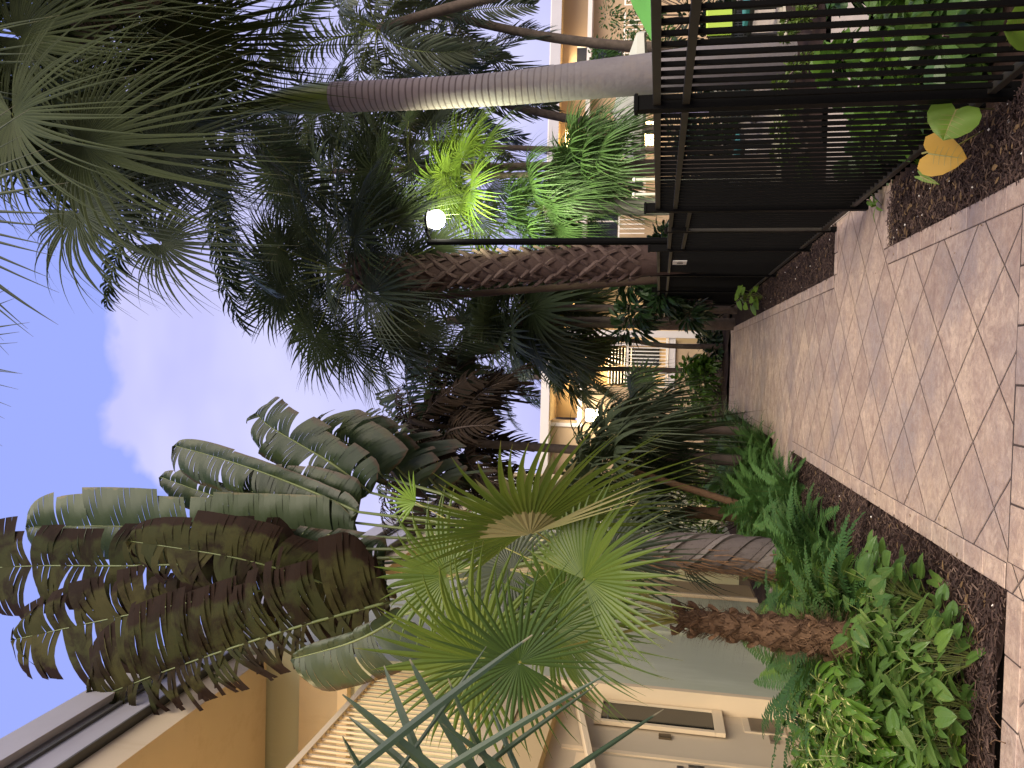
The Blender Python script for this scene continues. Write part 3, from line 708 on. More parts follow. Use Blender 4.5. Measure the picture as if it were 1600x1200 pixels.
# lit doorway under the pool roof
p = at(1008, 208, 24); q = MB(); q.box((p.x-4-.35, p.y-RY, p.z-.25), (p.x-4+.35, p.y-RY+.05, p.z+.2)); q.build('lit_window', M['warmglow'], bb)
wl = thing('wall_lamp', at(925, 649, RY-.12), 'bright square wall lamp glowing on the tan rear wall', 'lamp')
q = MB(); q.box((-.2, -.10, -.2), (.2, .0, .2), 0, .5, .03); q.build('lamp_face', M['lampglow2'], wl)
q = MB(); q.box((-.23, .0, -.23), (.23, .11, .23)); q.build('lamp_body', M['metal'], wl)
glow('wall_lamp_light', (0, -.35, 0), 14, (1, .85, .55), .3, (R(90), 0, 0), par=wl)

# ================================================================== STREET LAMP
LP = at(683, 343, 9.5); PX = at(1000, 377, 9.6).x
lamp = thing('street_lamp', (PX, 9.6, 0), 'tall black lamp post behind the fence with its bright head among the palms', 'lamp')
q = MB(); q.tube([(0, 0, -.1), (0, 0, .35), (0, 0, .36), (0, 0, LP.z+.15)], [.075, .07, .05, .038], 12); q.build('pole', M['black'], lamp)
hx, hy = LP.x-PX, LP.y-9.6
q = MB(); q.tube([(0, 0, LP.z+.10), (hx*.6, hy*.6, LP.z+.16)], .02, 8); q.build('arm', M['black'], lamp)
q = MB(); q.tube([(hx, hy, LP.z+.10), (hx, hy, LP.z+.125), (hx, hy, LP.z+.16)], [.13, .12, .04], 14); q.build('lamp_head', M['black'], lamp)
q = MB(); q.tube([(hx, hy, LP.z-.09), (hx, hy, LP.z-.07), (hx, hy, LP.z-.02), (hx, hy, LP.z+.05), (hx, hy, LP.z+.098)], [.045, .085, .115, .11, .09], 18); q.build('bulb', M['lampglow'], lamp, True)
lo = glow('lamp_light', (hx+.02, hy+.16, LP.z), 420, (.95, 1.0, .62), .12, kind='SPOT', par=lamp)
lo.data.spot_size = R(128); lo.data.spot_blend = .5; lo.rotation_euler = V((.85, .80, -.35)).to_track_quat('-Z', 'Y').to_euler()

# ================================================================== PALMS AND PLANTS
def dirpx(a, b, Ya, Yb):
    return at(b[0], b[1], Yb)-at(a[0], a[1], Ya)
def trunk_tube(par, pts, rad, mat, name='trunk', n=20, seg=40, wob=.0, rng=random, loc=None):
    P = [V(p) for p in pts]; K = len(P)-1
    def S(t):
        f = min(K-1e-6, t*K); i = int(f); q = f-i; a = P[max(0, i-1)]; b = P[i]; c = P[i+1]; d = P[min(K, i+2)]
        return .5*((2*b)+(c-a)*q+(2*a-5*b+4*c-d)*q*q+(3*b-a-3*c+d)*q**3)
    mb = MB(); rr = [rad[0]+(rad[-1]-rad[0])*(i/seg) if len(rad) == 2 else float(np.interp(i/seg, [k/(len(rad)-1) for k in range(len(rad))], rad)) for i in range(seg+1)]
    rr = [x*(1+rng.uniform(-wob, wob)) for x in rr]
    mb.tube([S(i/seg) for i in range(seg+1)], rr, n, 0, .5)
    return mb.build(name, mat, par, True), S

# ---- royal palm behind the fence
rng = random.Random(11)
RPY = 9.5
bse = at(1245, 95, 9.9); bse.z = -.1
root = thing('royal_palm', bse, 'royal palm with smooth pale grey ringed trunk and green crownshaft behind the fence', 'palm tree')
q = [V((0, 0, 0))]+[at(px, py, RPY)-bse for px, py in ((1090, 108), (1020, 115), (900, 127), (780, 139), (650, 147), (520, 152))]
trunk_tube(root, q, [.27, .25, .24, .225, .205, .19, .19, .185], M['royal'], seg=60, n=28)
q2 = [at(px, py, RPY)-bse for px, py in ((522, 152), (480, 155), (420, 163), (370, 175))]
trunk_tube(root, q2, [.175, .19, .165, .10, .05], M['shaft'], 'crownshaft', seg=20)
feather_crown(root, q2[-1]-V((0, 0, .05)), 18, 3.1, M['pinn'], rng, 75, -2, 8, mat2=M['petiole'], npair=62, leaf=.62, curve=1.15, width=.036, droop=.75, vee=.5)

# ---- booted fan palm behind the fence (criss-crossed old leaf bases)
def boots(root, S, zlen, rad, mat, rng, rows, per, ln=.26, wd=.10, out=.45, part='leaf_bases'):
    mb = MB(); k = 0
    for i in range(rows):
        t = (i+.5)/rows; c = S(t); tg = (S(min(1, t+.02))-S(max(0, t-.02))).normalized()
        rr = rad[0]+(rad[1]-rad[0])*t
        for j in range(per):
            a = 2*PI*(j+.5*(i % 2))/per+i*.12+rng.uniform(-.08, .08); o = V((math.cos(a), math.sin(a), 0)); s = V((-math.sin(a), math.cos(a), 0))
            for sg in (-1, 1):
                p0 = c+o*rr*.93+s*sg*wd*.15; d = (tg+s*sg*-.85+o*out*rng.uniform(.6, 1.2)).normalized(); l = ln*rng.uniform(.8, 1.1)
                P = [p0+d*l*v+o*.02*math.sin(v*PI) for v in (0, .35, .7, 1)]
                w = [wd*.8, wd*.62, wd*.5, wd*.42]
                nn = o; sd = d.cross(nn).normalized(); th = .022
                vs = []
                for p, ww in zip(P, w): vs += [p-sd*ww*.5, p+nn*th, p+sd*ww*.5, p-nn*th*.6]
                fs = [(b*4+x, b*4+(x+1) % 4, (b+1)*4+(x+1) % 4, (b+1)*4+x) for b in range(3) for x in range(4)]+[(12, 13, 14, 15), (3, 2, 1, 0)]
                mb.add(vs, fs, 0, rng.random())
    return mb.build(part, mat, root)
rng = random.Random(21)
B0 = V((1.62, 10.9, -.05))
root = thing('fan_palm', B0, 'fan palm with thick trunk criss-crossed by old leaf bases just behind the fence', 'palm tree')
q = [V((0, 0, 0))]+[at(px, py, 10.7)-B0 for px, py in ((1020, 405), (900, 412), (760, 420), (640, 428))]+[at(560, 425, 10.7)-B0]
_, S = trunk_tube(root, q, [.24, .22, .21, .20, .20, .14], M['boot'], wob=.05, rng=rng)
boots(root, lambda t: S(.205+.795*t), 4, (.195, .19), M['bootlit'], rng, 29, 6, .25, .12, .30)
mbf = MB()
for i in range(160):
    t = rng.uniform(.05, .95); c = S(t); a = rng.uniform(0, 2*PI); o = V((math.cos(a), math.sin(a), 0)); s = V((-math.sin(a), math.cos(a), 0))
    p = c+o*.2; mbf.strip([p, p+o*.05+G*rng.uniform(.05, .12)+s*rng.uniform(-.04, .04), p+o*.05+G*rng.uniform(.15, .3)], [.01, .006, .002], s, None, 0, 0, rng.random())
mbf.build('trunk_fibre', M['boot'], root)
top = at(545, 425, 10.7)-B0
fan_crown(root, top, 33, .92, 1.15, M['fandark'], rng, 84, -40, 12, nseg=36, split=.36, droop=.20, span=R(310), samp=6, wide=.85)
fan_crown(root, top-V((0, 0, .35)), 12, .80, .95, M['fangrey'], rng, 5, -50, 5, nseg=34, split=.36, droop=.55, span=R(260), samp=7, thick=1.1)
# loose hanging threads
# ---- other dark fan palms behind it
def fan_palm(label, px, py, Y, n, rad, pl, mat, seed, trunk_r=.12, tmat='bark', group=None, lean=0, zbase=-.1, base=None, **kw):
    rng = random.Random(seed); top = at(px, py, Y); b = base or V((top.x+lean, Y, zbase))
    root = thing('fan_palm', b, label, 'palm tree', group); tp = top-b
    trunk_tube(root, [V((0, 0, 0)), tp*.35+V((-lean*.25, 0, 0)), tp*.7, tp], [trunk_r*1.1, trunk_r, trunk_r*.9, trunk_r*.8], M[tmat], wob=.06, rng=rng, n=14)
    fan_crown(root, tp, n, rad, pl, M[mat], rng, **kw); return root
fan_palm('dark fan palm rising highest between the royal palm and the thick trunk', 520, 268, 14.2, 26, 1.25, 1.15, 'fandark', 31, trunk_r=.06, nseg=34, wide=.85, split=.36, droop=.16, emin=-30)
fan_palm('dark fan palm with drooping leaves directly left of the glowing lamp head', 640, 262, 12.6, 22, 1.0, .8, 'fandark', 32, trunk_r=.05, nseg=34, wide=.85, split=.36, droop=.22, emin=-40)
fan_palm('fan palm lit yellow green from beside by the street lamp', 745, 275, 11.4, 19, .80, .55, 'fanlampyel', 33, trunk_r=.05, wide=.8, nseg=42, droop=.3, emin=-20)
fan_palm('shaggy fan palm with trunk and leaves lit pale green just below the street lamp', 850, 325, 11.6, 22, .72, .45, 'fanlit', 34, trunk_r=.13, tmat='litbark', wide=.8, nseg=46, droop=.7, emin=-45)
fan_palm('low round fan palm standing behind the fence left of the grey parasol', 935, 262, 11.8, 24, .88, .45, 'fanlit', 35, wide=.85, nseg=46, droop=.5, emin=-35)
fan_palm('dark green fan palm seen beyond the thick trunk above the end of the fence', 815, 480, 16.5, 24, 1.25, .8, 'fandark', 36, trunk_r=.08, nseg=34, droop=.3)
fan_palm('slimmer fan palm in front of the rear building balcony', 905, 575, 20.5, 18, .85, .65, 'fanolive', 37, trunk_r=.07, nseg=26, droop=.35)
fan_palm('fan palm with dull olive leaves beside the end of the black fence', 880, 505, 18.5, 22, 1.2, .8, 'fanolive', 38, trunk_r=.07, nseg=30, droop=.4)
fan_palm('broad dark fan palm high above the distant roof', 700, 500, 17.0, 22, 1.1, 1.0, 'fandark', 39, nseg=30, split=.36, droop=.2, emin=-60)
fan_palm('dark fan palm reaching over the walk in front of the white cloud', 600, 470, 12.4, 22, 1.0, 1.25, 'fandark', 40, trunk_r=.06, tmat='boot', base=at(1185, 425, 12.4), nseg=34, wide=.85, split=.36, droop=.22, emin=-35)
# ---- dark fan palms on the left by the ferns
fan_palm('dark green fan palm with drooping leaves above the ferns beside the rear wall', 985, 735, 10.8, 18, .95, .62, 'fandark', 41, trunk_r=.05, tmat='shag', base=V((-1.95, 10.8, -.1)), nseg=34, droop=.6, emin=-35)
fan_palm('small fan palm with blue green drooping leaves nearest the walk on the left', 1015, 668, 12.6, 13, .85, .5, 'fandark', 42, trunk_r=.07, tmat='bark', nseg=34, droop=.9, emin=-30)
rt = fan_palm('short fan palm with shaggy brown stem between the grey trunk and the far wall', 1070, 800, 11.6, 10, .7, .6, 'fandark', 43, trunk_r=.10, tmat='shag', nseg=30, droop=.5, emin=0)

# ---- feather palms behind the pool
def feather_palm(label, px, py, Y, base_px, n, ln, mat, seed, tr=.11, **kw):
    rng = random.Random(seed); top = at(px, py, Y); b = at(base_px[0], base_px[1], Y); b.z = -.1
    root = thing('coconut_palm', b, label, 'palm tree', None); tp = top-b
    trunk_tube(root, [V((0, 0, 0)), V((tp.x*.05, 0, tp.z*.3)), V((tp.x*.4, 0, tp.z*.65)), tp], [tr*1.3, tr, tr*.9, tr*.75], M['bark'], wob=.04, rng=rng, n=12)
    feather_crown(root, tp, n, ln, M[mat], rng, npair=40, leaf=.62, curve=1.5, width=.042, droop=.7, **kw); return root
feather_palm('coconut palm with curved trunk rising beyond the royal palm', 700, 25, 17.0, (1080, 75), 20, 3.0, 'pinn', 51)
feather_palm('coconut palm with grey trunk leaning over the grey parasol', 735, 148, 18.0, (1060, 205), 19, 2.7, 'pinn', 52)
feather_palm('tall feather palm with pale arching leaves beside the royal palm shaft', 590, 45, 14.0, (1090, -60), 16, 2.5, 'pinnl', 53)
feather_palm('dark feather palm between the royal palm and the fan palms', 560, 215, 16.0, (1060, 235), 18, 2.4, 'pinn', 54, tr=.06)
feather_palm('distant feather palm poking above the rear roof beyond the walk', 800, 590, 28.5, (1060, 590), 13, 2.3, 'pinn', 55)
feather_palm('distant small feather palm left of the rear roof lamp', 830, 530, 29.5, (1060, 520), 12, 2.2, 'pinn', 56)

# ---- great overhanging fan palm top right
rng = random.Random(61)
ctr = at(95, 60, 7.0); b = V((4.7, 7.2, -.1))
root = thing('fan_palm', b, 'huge fan palm with long drooping leaves above the royal palm', 'palm tree')
trunk_tube(root, [V((0, 0, 0)), V((.05, 0, 2.5)), V((-.2, 0, 4.6)), ctr-b], [.2, .18, .16, .14], M['bark'], rng=rng)
fan_crown(root, ctr-b, 50, 1.30, 1.25, M['fanolive'], rng, 75, -50, 14, nseg=58, split=.34, wide=1.0, droop=.66, span=R(310), samp=8, fold=.5)
for i, (hx_, hy_, Y, tx, ty, tY, rad, mt) in enumerate([
    (130, 225, 5.6, 330, 300, 5.5, 1.30, 'fanolive'), (120, 330, 6.0, 330, 430, 5.9, 1.15, 'fandark'),
    (255, 235, 6.2, 440, 270, 6.2, 1.0, 'fandark'), (20, 180, 5.4, 60, 420, 5.3, 1.2, 'fanolive'), (30, 60, 5.8, 200, 160, 5.7, 1.2, 'fanolive'),
    (250, 380, 6.0, 420, 420, 6.0, .8, 'fandark')]):
    mb = MB(); h = at(hx_, hy_, Y)-b; ax = dirpx((hx_, hy_), (tx, ty), Y, tY); cdir = (V((0, 0, 1.5))-(h+b)).normalized()
    petiole(mb, ctr-b, h, .04, .02, .010, 1)
    fan_blade(mb, h, ax, cdir*.8+V((.3, 0, .7)), rad, 64, R(320), .30, .55, .5, 0, rng, .12, 9, wide=1.0)
    mb.build('frond', [M[mt], M['petiole']], root)
# ---- leaf tips hanging in from above
root = thing('fan_palm', (2.6, 1.6, -.1), 'fan palm whose leaf tips hang into the very top of the view', 'palm tree')
rng = random.Random(62); b = V((2.6, 1.6, -.1))
trunk_tube(root, [V((0, 0, 0)), V((0, 0, 3)), V((-.2, .1, 5.6))], [.18, .16, .13], M['bark'])
for (h_, t_, Y, rad) in (((-150, 330), (60, 420), 3.6, .90), ((-175, 545), (40, 590), 3.8, .80)):
    mb = MB(); h = at(h_[0], h_[1], Y)-b; petiole(mb, V((-.2, .1, 5.6)), h, .05, .016, .009, 1)
    ax = dirpx(h_, t_, Y, Y+.1); fan_blade(mb, h, ax, V((0, -.8, .4)), rad, 34, R(230), .40, .16, .4, 0, rng, .03, 8, .8, .7)
    mb.build('frond', [M['fandark'], M['petiole']], root)

# ---- front left fan palm with bright leaves
rng = random.Random(71)
b = V((-1.74, 5.4, -.05)); TP = at(1050, 965, 5.4)
root = thing('fan_palm', b, 'young fan palm with shaggy brown trunk and bright green leaves before the building', 'palm tree')
q = [V((0, 0, 0))]+[at(px, py, 5.4)-b for px, py in ((1340, 1003), (1250, 992), (1150, 978), (1060, 966))]
_, S = trunk_tube(root, q, [.13, .115, .11, .10, .085, .05], M['shag'], wob=.10, rng=rng, n=22)
boots(root, S, 1.4, (.10, .055), M['shag'], rng, 13, 4, .11, .042, .38)
mbf = MB()
for i in range(2800):
    t = rng.uniform(.05, 1.0); c = S(t); a = rng.uniform(0, 2*PI); o = V((math.cos(a), math.sin(a), 0)); s = V((-math.sin(a), math.cos(a), 0)); l = rng.uniform(.03, .13)
    p = c+o*(.118-.04*t); up = rng.choice((-1, 1, 1, 1))*rng.uniform(.3, 1)
    mbf.strip([p, p+(o*.6+V((0, 0, up)))*l*.5, p+(o*rng.uniform(.5, 1.3)+V((0, 0, up*.7))+s*rng.uniform(-.5, .5))*l], [.008, .006, .002], s, None, 0, 0, rng.random())
mbf.build('trunk_fibre', M['shag'], root)
front = [  # hub px, tip px, Y hub, Y tip, normal, radius, nseg, span, mats, droop
    ((830, 826), (790, 740), 5.05, 4.45, (.80, .40, .30), 1.12, 46, 265, 'fanfront', .20, .45),
    ((912, 905), (990, 800), 4.95, 4.75, (.3, -.9, .35), .70, 40, 240, 'fanfront', .22, .50),
    ((812, 1035), (700, 1000), 4.75, 4.6, (.1, -1, .15), .74, 42, 340, 'fanfront2', .14, .34),
    ((748, 1030), (640, 960), 5.2, 5.1, (.1, -1, .2), .92, 46, 300, 'fanfront', .18, .42),
    ((870, 985), (960, 1050), 5.15, 5.0, (0, -1, .3), .62, 36, 220, 'fanfront', .45, .45),
    ((800, 890), (740, 900), 5.7, 5.7, (.3, -.8, .4), .70, 38, 300, 'fangrey', .4, .45),
    ((880, 940), (860, 880), 5.5, 5.5, (.3, -.8, .2), .60, 36, 300, 'fanfront', .35, .45),
    ((700, 900), (620, 860), 5.8, 5.8, (.3, -.8, .2), .75, 36, 260, 'fanfront', .3, .45),
    ((950, 870), (1000, 790), 5.9, 5.9, (.3, -.8, .2), .62, 34, 200, 'fandark', .5, .45),
]
for (h_, t_, Y, tY, nn, rad, ns, sp, mt, dr, spl) in front:
    mb = MB(); h = at(h_[0], h_[1], Y)-b; petiole(mb, TP-b+V((rng.uniform(-.04, .04), rng.uniform(-.04, .04), -.05)), h, .05, .013, .007, 1)
    fan_blade(mb, h, dirpx(h_, t_, Y, tY), V(nn), rad, ns, R(sp), spl, dr, .38, 0, rng, .06, 8, .72)
    if h_ == (830, 826):   # pale split segments round the hub, seen from below
        fan_blade(mb, h+V((-.035, -.035, 0)), dirpx(h_, (830, 745), Y, Y-.45), V((.80, .40, .30)), .66, 13, R(200), .55, .05, .3, 2, rng, .25, 6, .8)
        fan_blade(mb, h+V((-.03, -.03, 0)), dirpx(h_, (960, 790), Y, Y-.25), V((.7, -.2, .3)), .95, 4, R(26), .40, .05, .3, 2, rng, .1, 6, .9)
    mb.build('frond', [M[mt], M['petyel'], M['fanpale']], root)
for (h_, Y) in (((650, 785), 5.9),):
    mb = MB(); h = at(h_[0], h_[1], Y)-b; petiole(mb, TP-b, h, .05, .010, .006, 1)
    fan_blade(mb, h, dirpx(h_, (620, 775), Y, Y), V((0, -1, .2)), .28, 12, R(150), .4, .1, .3, 0, rng, .1, 5); mb.build('frond', [M['lime_leaf'], M['petyel']], root)

# ---- traveller's palm
rng = random.Random(81)
b = at(1260, 878, 7.7); b.z = -.05; TP = at(985, 858, 7.6)
root = thing('traveller_palm', b, 'giant traveller palm with long stalks and huge torn banana-like leaves on the left', 'palm tree')
q = [V((0, 0, 0)), at(1200, 872, 7.7)-b, at(1100, 862, 7.7)-b, TP-b, at(930, 850, 7.6)-b]
_, S = trunk_tube(root, q, [.18, .172, .16, .145, .10], M['sheath'], wob=.02, rng=rng, n=24)
mb = MB()       # overlapping sheaths of old leaf stalks sweeping diagonally up the trunk
for i in range(17):
    t = -.12+i/17*1.0; P = []; w = []; K = 15; nn = []; off = rng.uniform(-.3, .3); t += rng.uniform(-.02, .02)
    for j in range(K):
        v = j/(K-1); a = off+.25*PI-v*1.55*PI; tt_ = min(1, max(0, t+.36*v)); cc = S(tt_)
        rr = float(np.interp(tt_, [0, .25, .5, .75, 1], [.18, .172, .16, .145, .10]))*(1.03+.04*math.sin(v*PI)); o = V((math.cos(a), math.sin(a), 0))
        P.append(cc+o*rr); w.append(.15*(1-.35*v)); nn.append(o)
    sd = [((P[min(K-1, k+1)]-P[max(0, k-1)]).normalized().cross(nn[k])).normalized() for k in range(K)]
    vs = []
    for k in range(K): vs += [P[k]-sd[k]*w[k]*.5+nn[k]*(.010+.014*(k/K)), P[k]+nn[k]*.010, P[k]+sd[k]*w[k]*.5-nn[k]*.010, P[k]-sd[k]*w[k]*.5-nn[k]*.02]
    mb.add(vs, [(k*4+j, k*4+j+1, k*4+5+j, k*4+4+j) for k in range(K-1) for j in range(2)]+[(k*4+3, k*4, k*4+4, k*4+7) for k in range(K-1)], 0, rng.random())
mb.build('sheaths', M['sheath'], root)
mb = MB()
for i in range(420):
    t = rng.uniform(.02, .95); c = S(t); a = rng.gauss(-2.5, .5); o = V((math.cos(a), math.sin(a), 0)); s = V((-math.sin(a), math.cos(a), 0)); l = rng.uniform(.08, .25)
    p = c+o*.20; mb.strip([p, p+o*.03+G*l*.5+s*rng.uniform(-.02, .02), p+o*rng.uniform(0, .06)+G*l], [.012, .008, .003], s, None, 0, 0, rng.random())
mb.build('trunk_fibre', M['shag'], root)
def tleaf(mids, Ys, wl, wr, mt, nrm=(0, -1, .15), tear=.3, droop=.35, wild=.25, ang=.3, N=46, rib=.018, tear2=None, wild2=None):
    mb = MB(); P = [at(px, py, y)-b for (px, py), y in zip(mids, Ys)]
    st = TP-b+V((rng.uniform(-.10, .10), rng.uniform(-.05, .05), rng.uniform(-.2, .1)))
    mid = st.lerp(P[0], .5)+V((0, 0, .03)); mb.tube([st, st.lerp(mid, .5), mid, mid.lerp(P[0], .5), P[0]], [.045, .034, .028, .024, .020], 8, 1, .5, flat=.7)
    paddle(mb, P, wl, wr, V(nrm), 0, rng, N, tear, droop, ang, wild, rib, t2=tear2, w2=wild2)
    mb.build('leaf', [M[mt], M['stalk'], ], root, True)
# (side -1 lies on the picture's upper side, +1 on its lower side)
tleaf([(610, 940), (480, 975), (375, 1008), (260, 1048), (140, 1095)], (7.2, 7.0, 6.9, 6.8, 6.7), .85, .42, 'travb', tear=.26, droop=.20, wild=.30, ang=.15, N=64, tear2=.85, wild2=.8)
tleaf([(470, 878), (350, 880), (200, 884), (60, 884), (-60, 890)], (7.6, 7.5, 7.4, 7.3, 7.3), .52, .62, 'travb', tear=.22, droop=.30, wild=.25, N=60, tear2=.4, wild2=.4)
tleaf([(560, 838), (420, 832), (300, 828), (170, 822), (42, 824)], (8.0, 8.0, 7.9, 7.8, 7.7), .43, .46, 'travp', tear=.10, droop=.05, wild=.10, ang=.2, N=60)
tleaf([(590, 905), (470, 915), (330, 935), (180, 965), (20, 1000)], (7.5, 7.4, 7.3, 7.2, 7.1), .55, .62, 'travb', tear=.28, droop=.28, wild=.35, N=60, tear2=.35, wild2=.35)
tleaf([(600, 925), (520, 915), (440, 890), (350, 868), (200, 845)], (7.4, 7.3, 7.2, 7.1, 7.1), .40, .55, 'travb', tear=.3, droop=.4, wild=.35, N=54, tear2=.4, wild2=.5)
tleaf([(600, 880), (540, 872), (460, 860), (380, 850)], (7.7, 7.7, 7.7, 7.7), .34, .40, 'trav', tear=.25, droop=.5, wild=.3, N=36)
tleaf([(560, 800), (480, 765), (410, 738), (340, 715), (272, 696)], (8.0, 8.1, 8.1, 8.1, 8.1), .14, .46, 'trav', tear=.18, droop=.35, wild=.25, N=44)
tleaf([(580, 770), (520, 725), (470, 695), (420, 665), (400, 645)], (8.3, 8.3, 8.3, 8.3, 8.3), .30, .46, 'trav', tear=.25, droop=.4, wild=.3, N=36)
tleaf([(560, 800), (500, 775), (440, 765), (380, 770)], (8.2, 8.2, 8.2, 8.2), .34, .40, 'trav', tear=.2, droop=.25, wild=.25, N=36)
tleaf([(540, 815), (440, 800), (350, 780), (250, 745)], (8.1, 8.2, 8.2, 8.2), .18, .34, 'trav', tear=.2, droop=.4, wild=.2, N=38)
tleaf([(630, 960), (580, 990), (530, 1010), (455, 1030)], (6.9, 6.8, 6.8, 6.8), .20, .36, 'trav', tear=.12, droop=.7, wild=.15, N=26)
tleaf([(600, 745), (560, 705), (520, 680), (490, 665)], (8.6, 8.6, 8.6, 8.6), .34, .42, 'trav', tear=.35, droop=.8, wild=.5, N=30)
tleaf([(650, 760), (610, 720), (580, 690), (540, 660)], (8.9, 8.9, 8.9, 8.9), .34, .42, 'trav', tear=.35, droop=.8, wild=.5, N=30)
tleaf([(690, 770), (660, 735), (630, 710), (600, 690)], (9.2, 9.2, 9.2, 9.2), .34, .40, 'trav', tear=.35, droop=1.0, wild=.5, N=28)
for (px, py) in ((560, 858), (590, 872), (600, 890)):
    mb = MB(); P = at(px, py, 7.6)-b; mb.tube([TP-b, (TP-b).lerp(P, .5), P], [.04, .03, .022], 8, 0, .5, flat=.7); mb.build('leaf_stalk', M['stalk'], root)

# ---- ragged dark plant with dead leaves further back
rng = random.Random(91)
c0 = at(705, 690, 11.8); b = V((c0.x-.1, 11.8, -.1))
root = thing('bird_of_paradise_tree', b, 'ragged dark banana-like plant with hanging brown dead leaves behind the traveller palm', 'plant')
trunk_tube(root, [V((0, 0, 0)), (c0-b)*.5, c0-b], [.09, .07, .06], M['bark'], rng=rng)
for i in range(40):
    a = rng.uniform(0, 2*PI); e = rng.uniform(-.45, 1.45); ln = rng.uniform(1.1, 2.1); d = V((math.cos(a)*math.cos(e), math.sin(a)*math.cos(e)*.7, math.sin(e)))
    st = c0-b+V((0, 0, rng.uniform(-.5, .7))); P = [st+d*ln*(.25+.75*k/4)+G*ln*.30*(k/4)**2 for k in range(5)]
    mb = MB(); mb.tube([st, P[0]], [.02, .014], 6, 1)
    paddle(mb, P, .26, .26, V((rng.uniform(-.9, .9), -1, .4)), 0, rng, 30, .7, 1.0, .6, .8, .010)
    mb.build('leaf', [M['dead' if e < .45 else 'trav'], M['bark']], root, True)
fv = [feather(e, 1.7, rng, 30, .42, 1.3, .03, .8).mesh('dead_frond', [M['dead'], M['bark']]) for e in (-10, 15, 40)]
for i in range(26):
    o = link('dead_frond', fv[i % 3], root, c0-b+V((rng.uniform(-.1, .1), 0, rng.uniform(-.35, .6)))); o.rotation_euler = (0, 0, rng.uniform(0, 6.28))

# ---- near feather palm blades at the left edge
rng = random.Random(95); b = V((-2.1, 2.1, -.05))
root = thing('feather_palm', b, 'feather palm whose long blue green leaf blades cross the lower left foreground', 'palm tree')
trunk_tube(root, [V((0, 0, 0)), V((0, .1, .6)), V((.0, .15, 1.1))], [.08, .07, .05], M['bark'])
mb = MB(); rp_ = [at(1000, 1320, 2.5), at(800, 1290, 2.5), at(620, 1285, 2.5), at(450, 1290, 2.55)]
mb.tube([V((.0, .15, 1.1))]+[p-b for p in rp_], [.016, .012, .010, .007, .004], 6, 1)
for (a, c, e, w, Ya, Yb) in [((450, 1290), (640, 1130), (832, 992), .030, 2.5, 2.3), ((560, 1288), (740, 1170), (945, 1055), .026, 2.5, 2.35), ((640, 1288), (780, 1175), (935, 1068), .020, 2.55, 2.6),
        ((770, 1290), (900, 1197), (1037, 1108), .022, 2.5, 2.4), ((780, 1290), (650, 1180), (535, 1085), .045, 2.5, 2.5), ((740, 1290), (610, 1170), (545, 1120), .030, 2.5, 2.6),
        ((700, 1290), (640, 1150), (600, 1040), .035, 2.5, 2.7), ((800, 1290), (700, 1150), (640, 1030), .040, 2.5, 2.6), ((830, 1290), (745, 1180), (700, 1060), .028, 2.5, 2.5),
        ((620, 1288), (560, 1200), (535, 1150), .030, 2.5, 2.4), ((850, 1290), (800, 1190), (770, 1110), .022, 2.5, 2.7), ((900, 1300), (780, 1195), (690, 1130), .030, 2.5, 2.45), ((560, 1290), (700, 1100), (760, 1010), .014, 2.5, 2.5)]:
    A, B_, E_ = at(a[0], a[1], Ya)-b, at(c[0], c[1], (Ya+Yb)/2)-b, at(e[0], e[1], Yb)-b
    P = [A*(1-t)**2+B_*2*t*(1-t)+E_*t*t for t in [k/10 for k in range(11)]]
    mid2 = (A+E_)*.5; P = [p+(B_-mid2)*.0 for p in P]
    d = (E_-A).normalized(); nn = V((rng.uniform(-.4, .4), -1, rng.uniform(-.2, .6))); nn = (nn-d*nn.dot(d)).normalized(); sd = d.cross(nn)
    mb.strip(P, [w*(math.sin(PI*min(1, .15+.84*k/10))**.6) for k in range(11)], sd, nn, .3, 0, rng.random())
mb.build('frond', [M['near'], M['petiole']], root)

# ================================================================== UNDERGROWTH
rng = random.Random(101)
def fern_mesh(seed, mat, n=26, ln=.50):
    rg = random.Random(seed); mb = MB()
    for i in range(n):
        a = i*2.4+rg.uniform(-.3, .3); e = R(rg.uniform(28, 86)); L0 = ln*rg.uniform(.65, 1.15); o = V((math.cos(a), math.sin(a), 0)); s = V((-math.sin(a), math.cos(a), 0))
        pts = []; p = V((o.x*.02, o.y*.02, 0)); ee = e
        for k in range(9):
            pts.append(p.copy()); p = p+(o*math.cos(ee)+V((0, 0, math.sin(ee))))*(L0/8); ee -= rg.uniform(.08, .26)
        mb.strip(pts, [.004]*9, s, None, 0, 1, .5); rr = rg.random()
        for k in range(34):
            t = .08+.90*k/34; f = t*8; j = min(7, int(f)); q = pts[j].lerp(pts[j+1], f-j); tg = (pts[j+1]-pts[j]).normalized(); up = s.cross(tg); 
            if up.z < 0: up = -up
            l = L0*.125*(math.sin(PI*min(1, .22+.76*t))**.8); w = L0*.022
            for sg in (-1, 1):
                d = (s*sg+tg*.35+up*rg.uniform(-.05, .25)).normalized(); e1 = q+d*l*.55; e2 = q+d*l+G*l*.15
                mb.add([q-tg*w*.4, q+tg*w*.6, e1+tg*w*.55, e1-tg*w*.45, e2], [(0, 3, 2, 1), (3, 4, 2)], 0, rr)
    return mb.mesh('fern', [M[mat], M['petiole']])
FM = [fern_mesh(200+i, 'fern', 24, .46+.05*i) for i in range(4)]+[fern_mesh(220, 'fernl', 26, .40), fern_mesh(221, 'fernl', 24, .48)]
k = 0
def put_fern(x, y, s, mi, label, grp):
    o = link('fern', FM[mi], None, (x, y, .0)); o.rotation_euler = (rng.uniform(-.1, .1), rng.uniform(-.1, .1), rng.uniform(0, 6.28)); o.scale = (s, s, s*rng.uniform(.9, 1.15))
    tag(o, label, 'fern', grp)
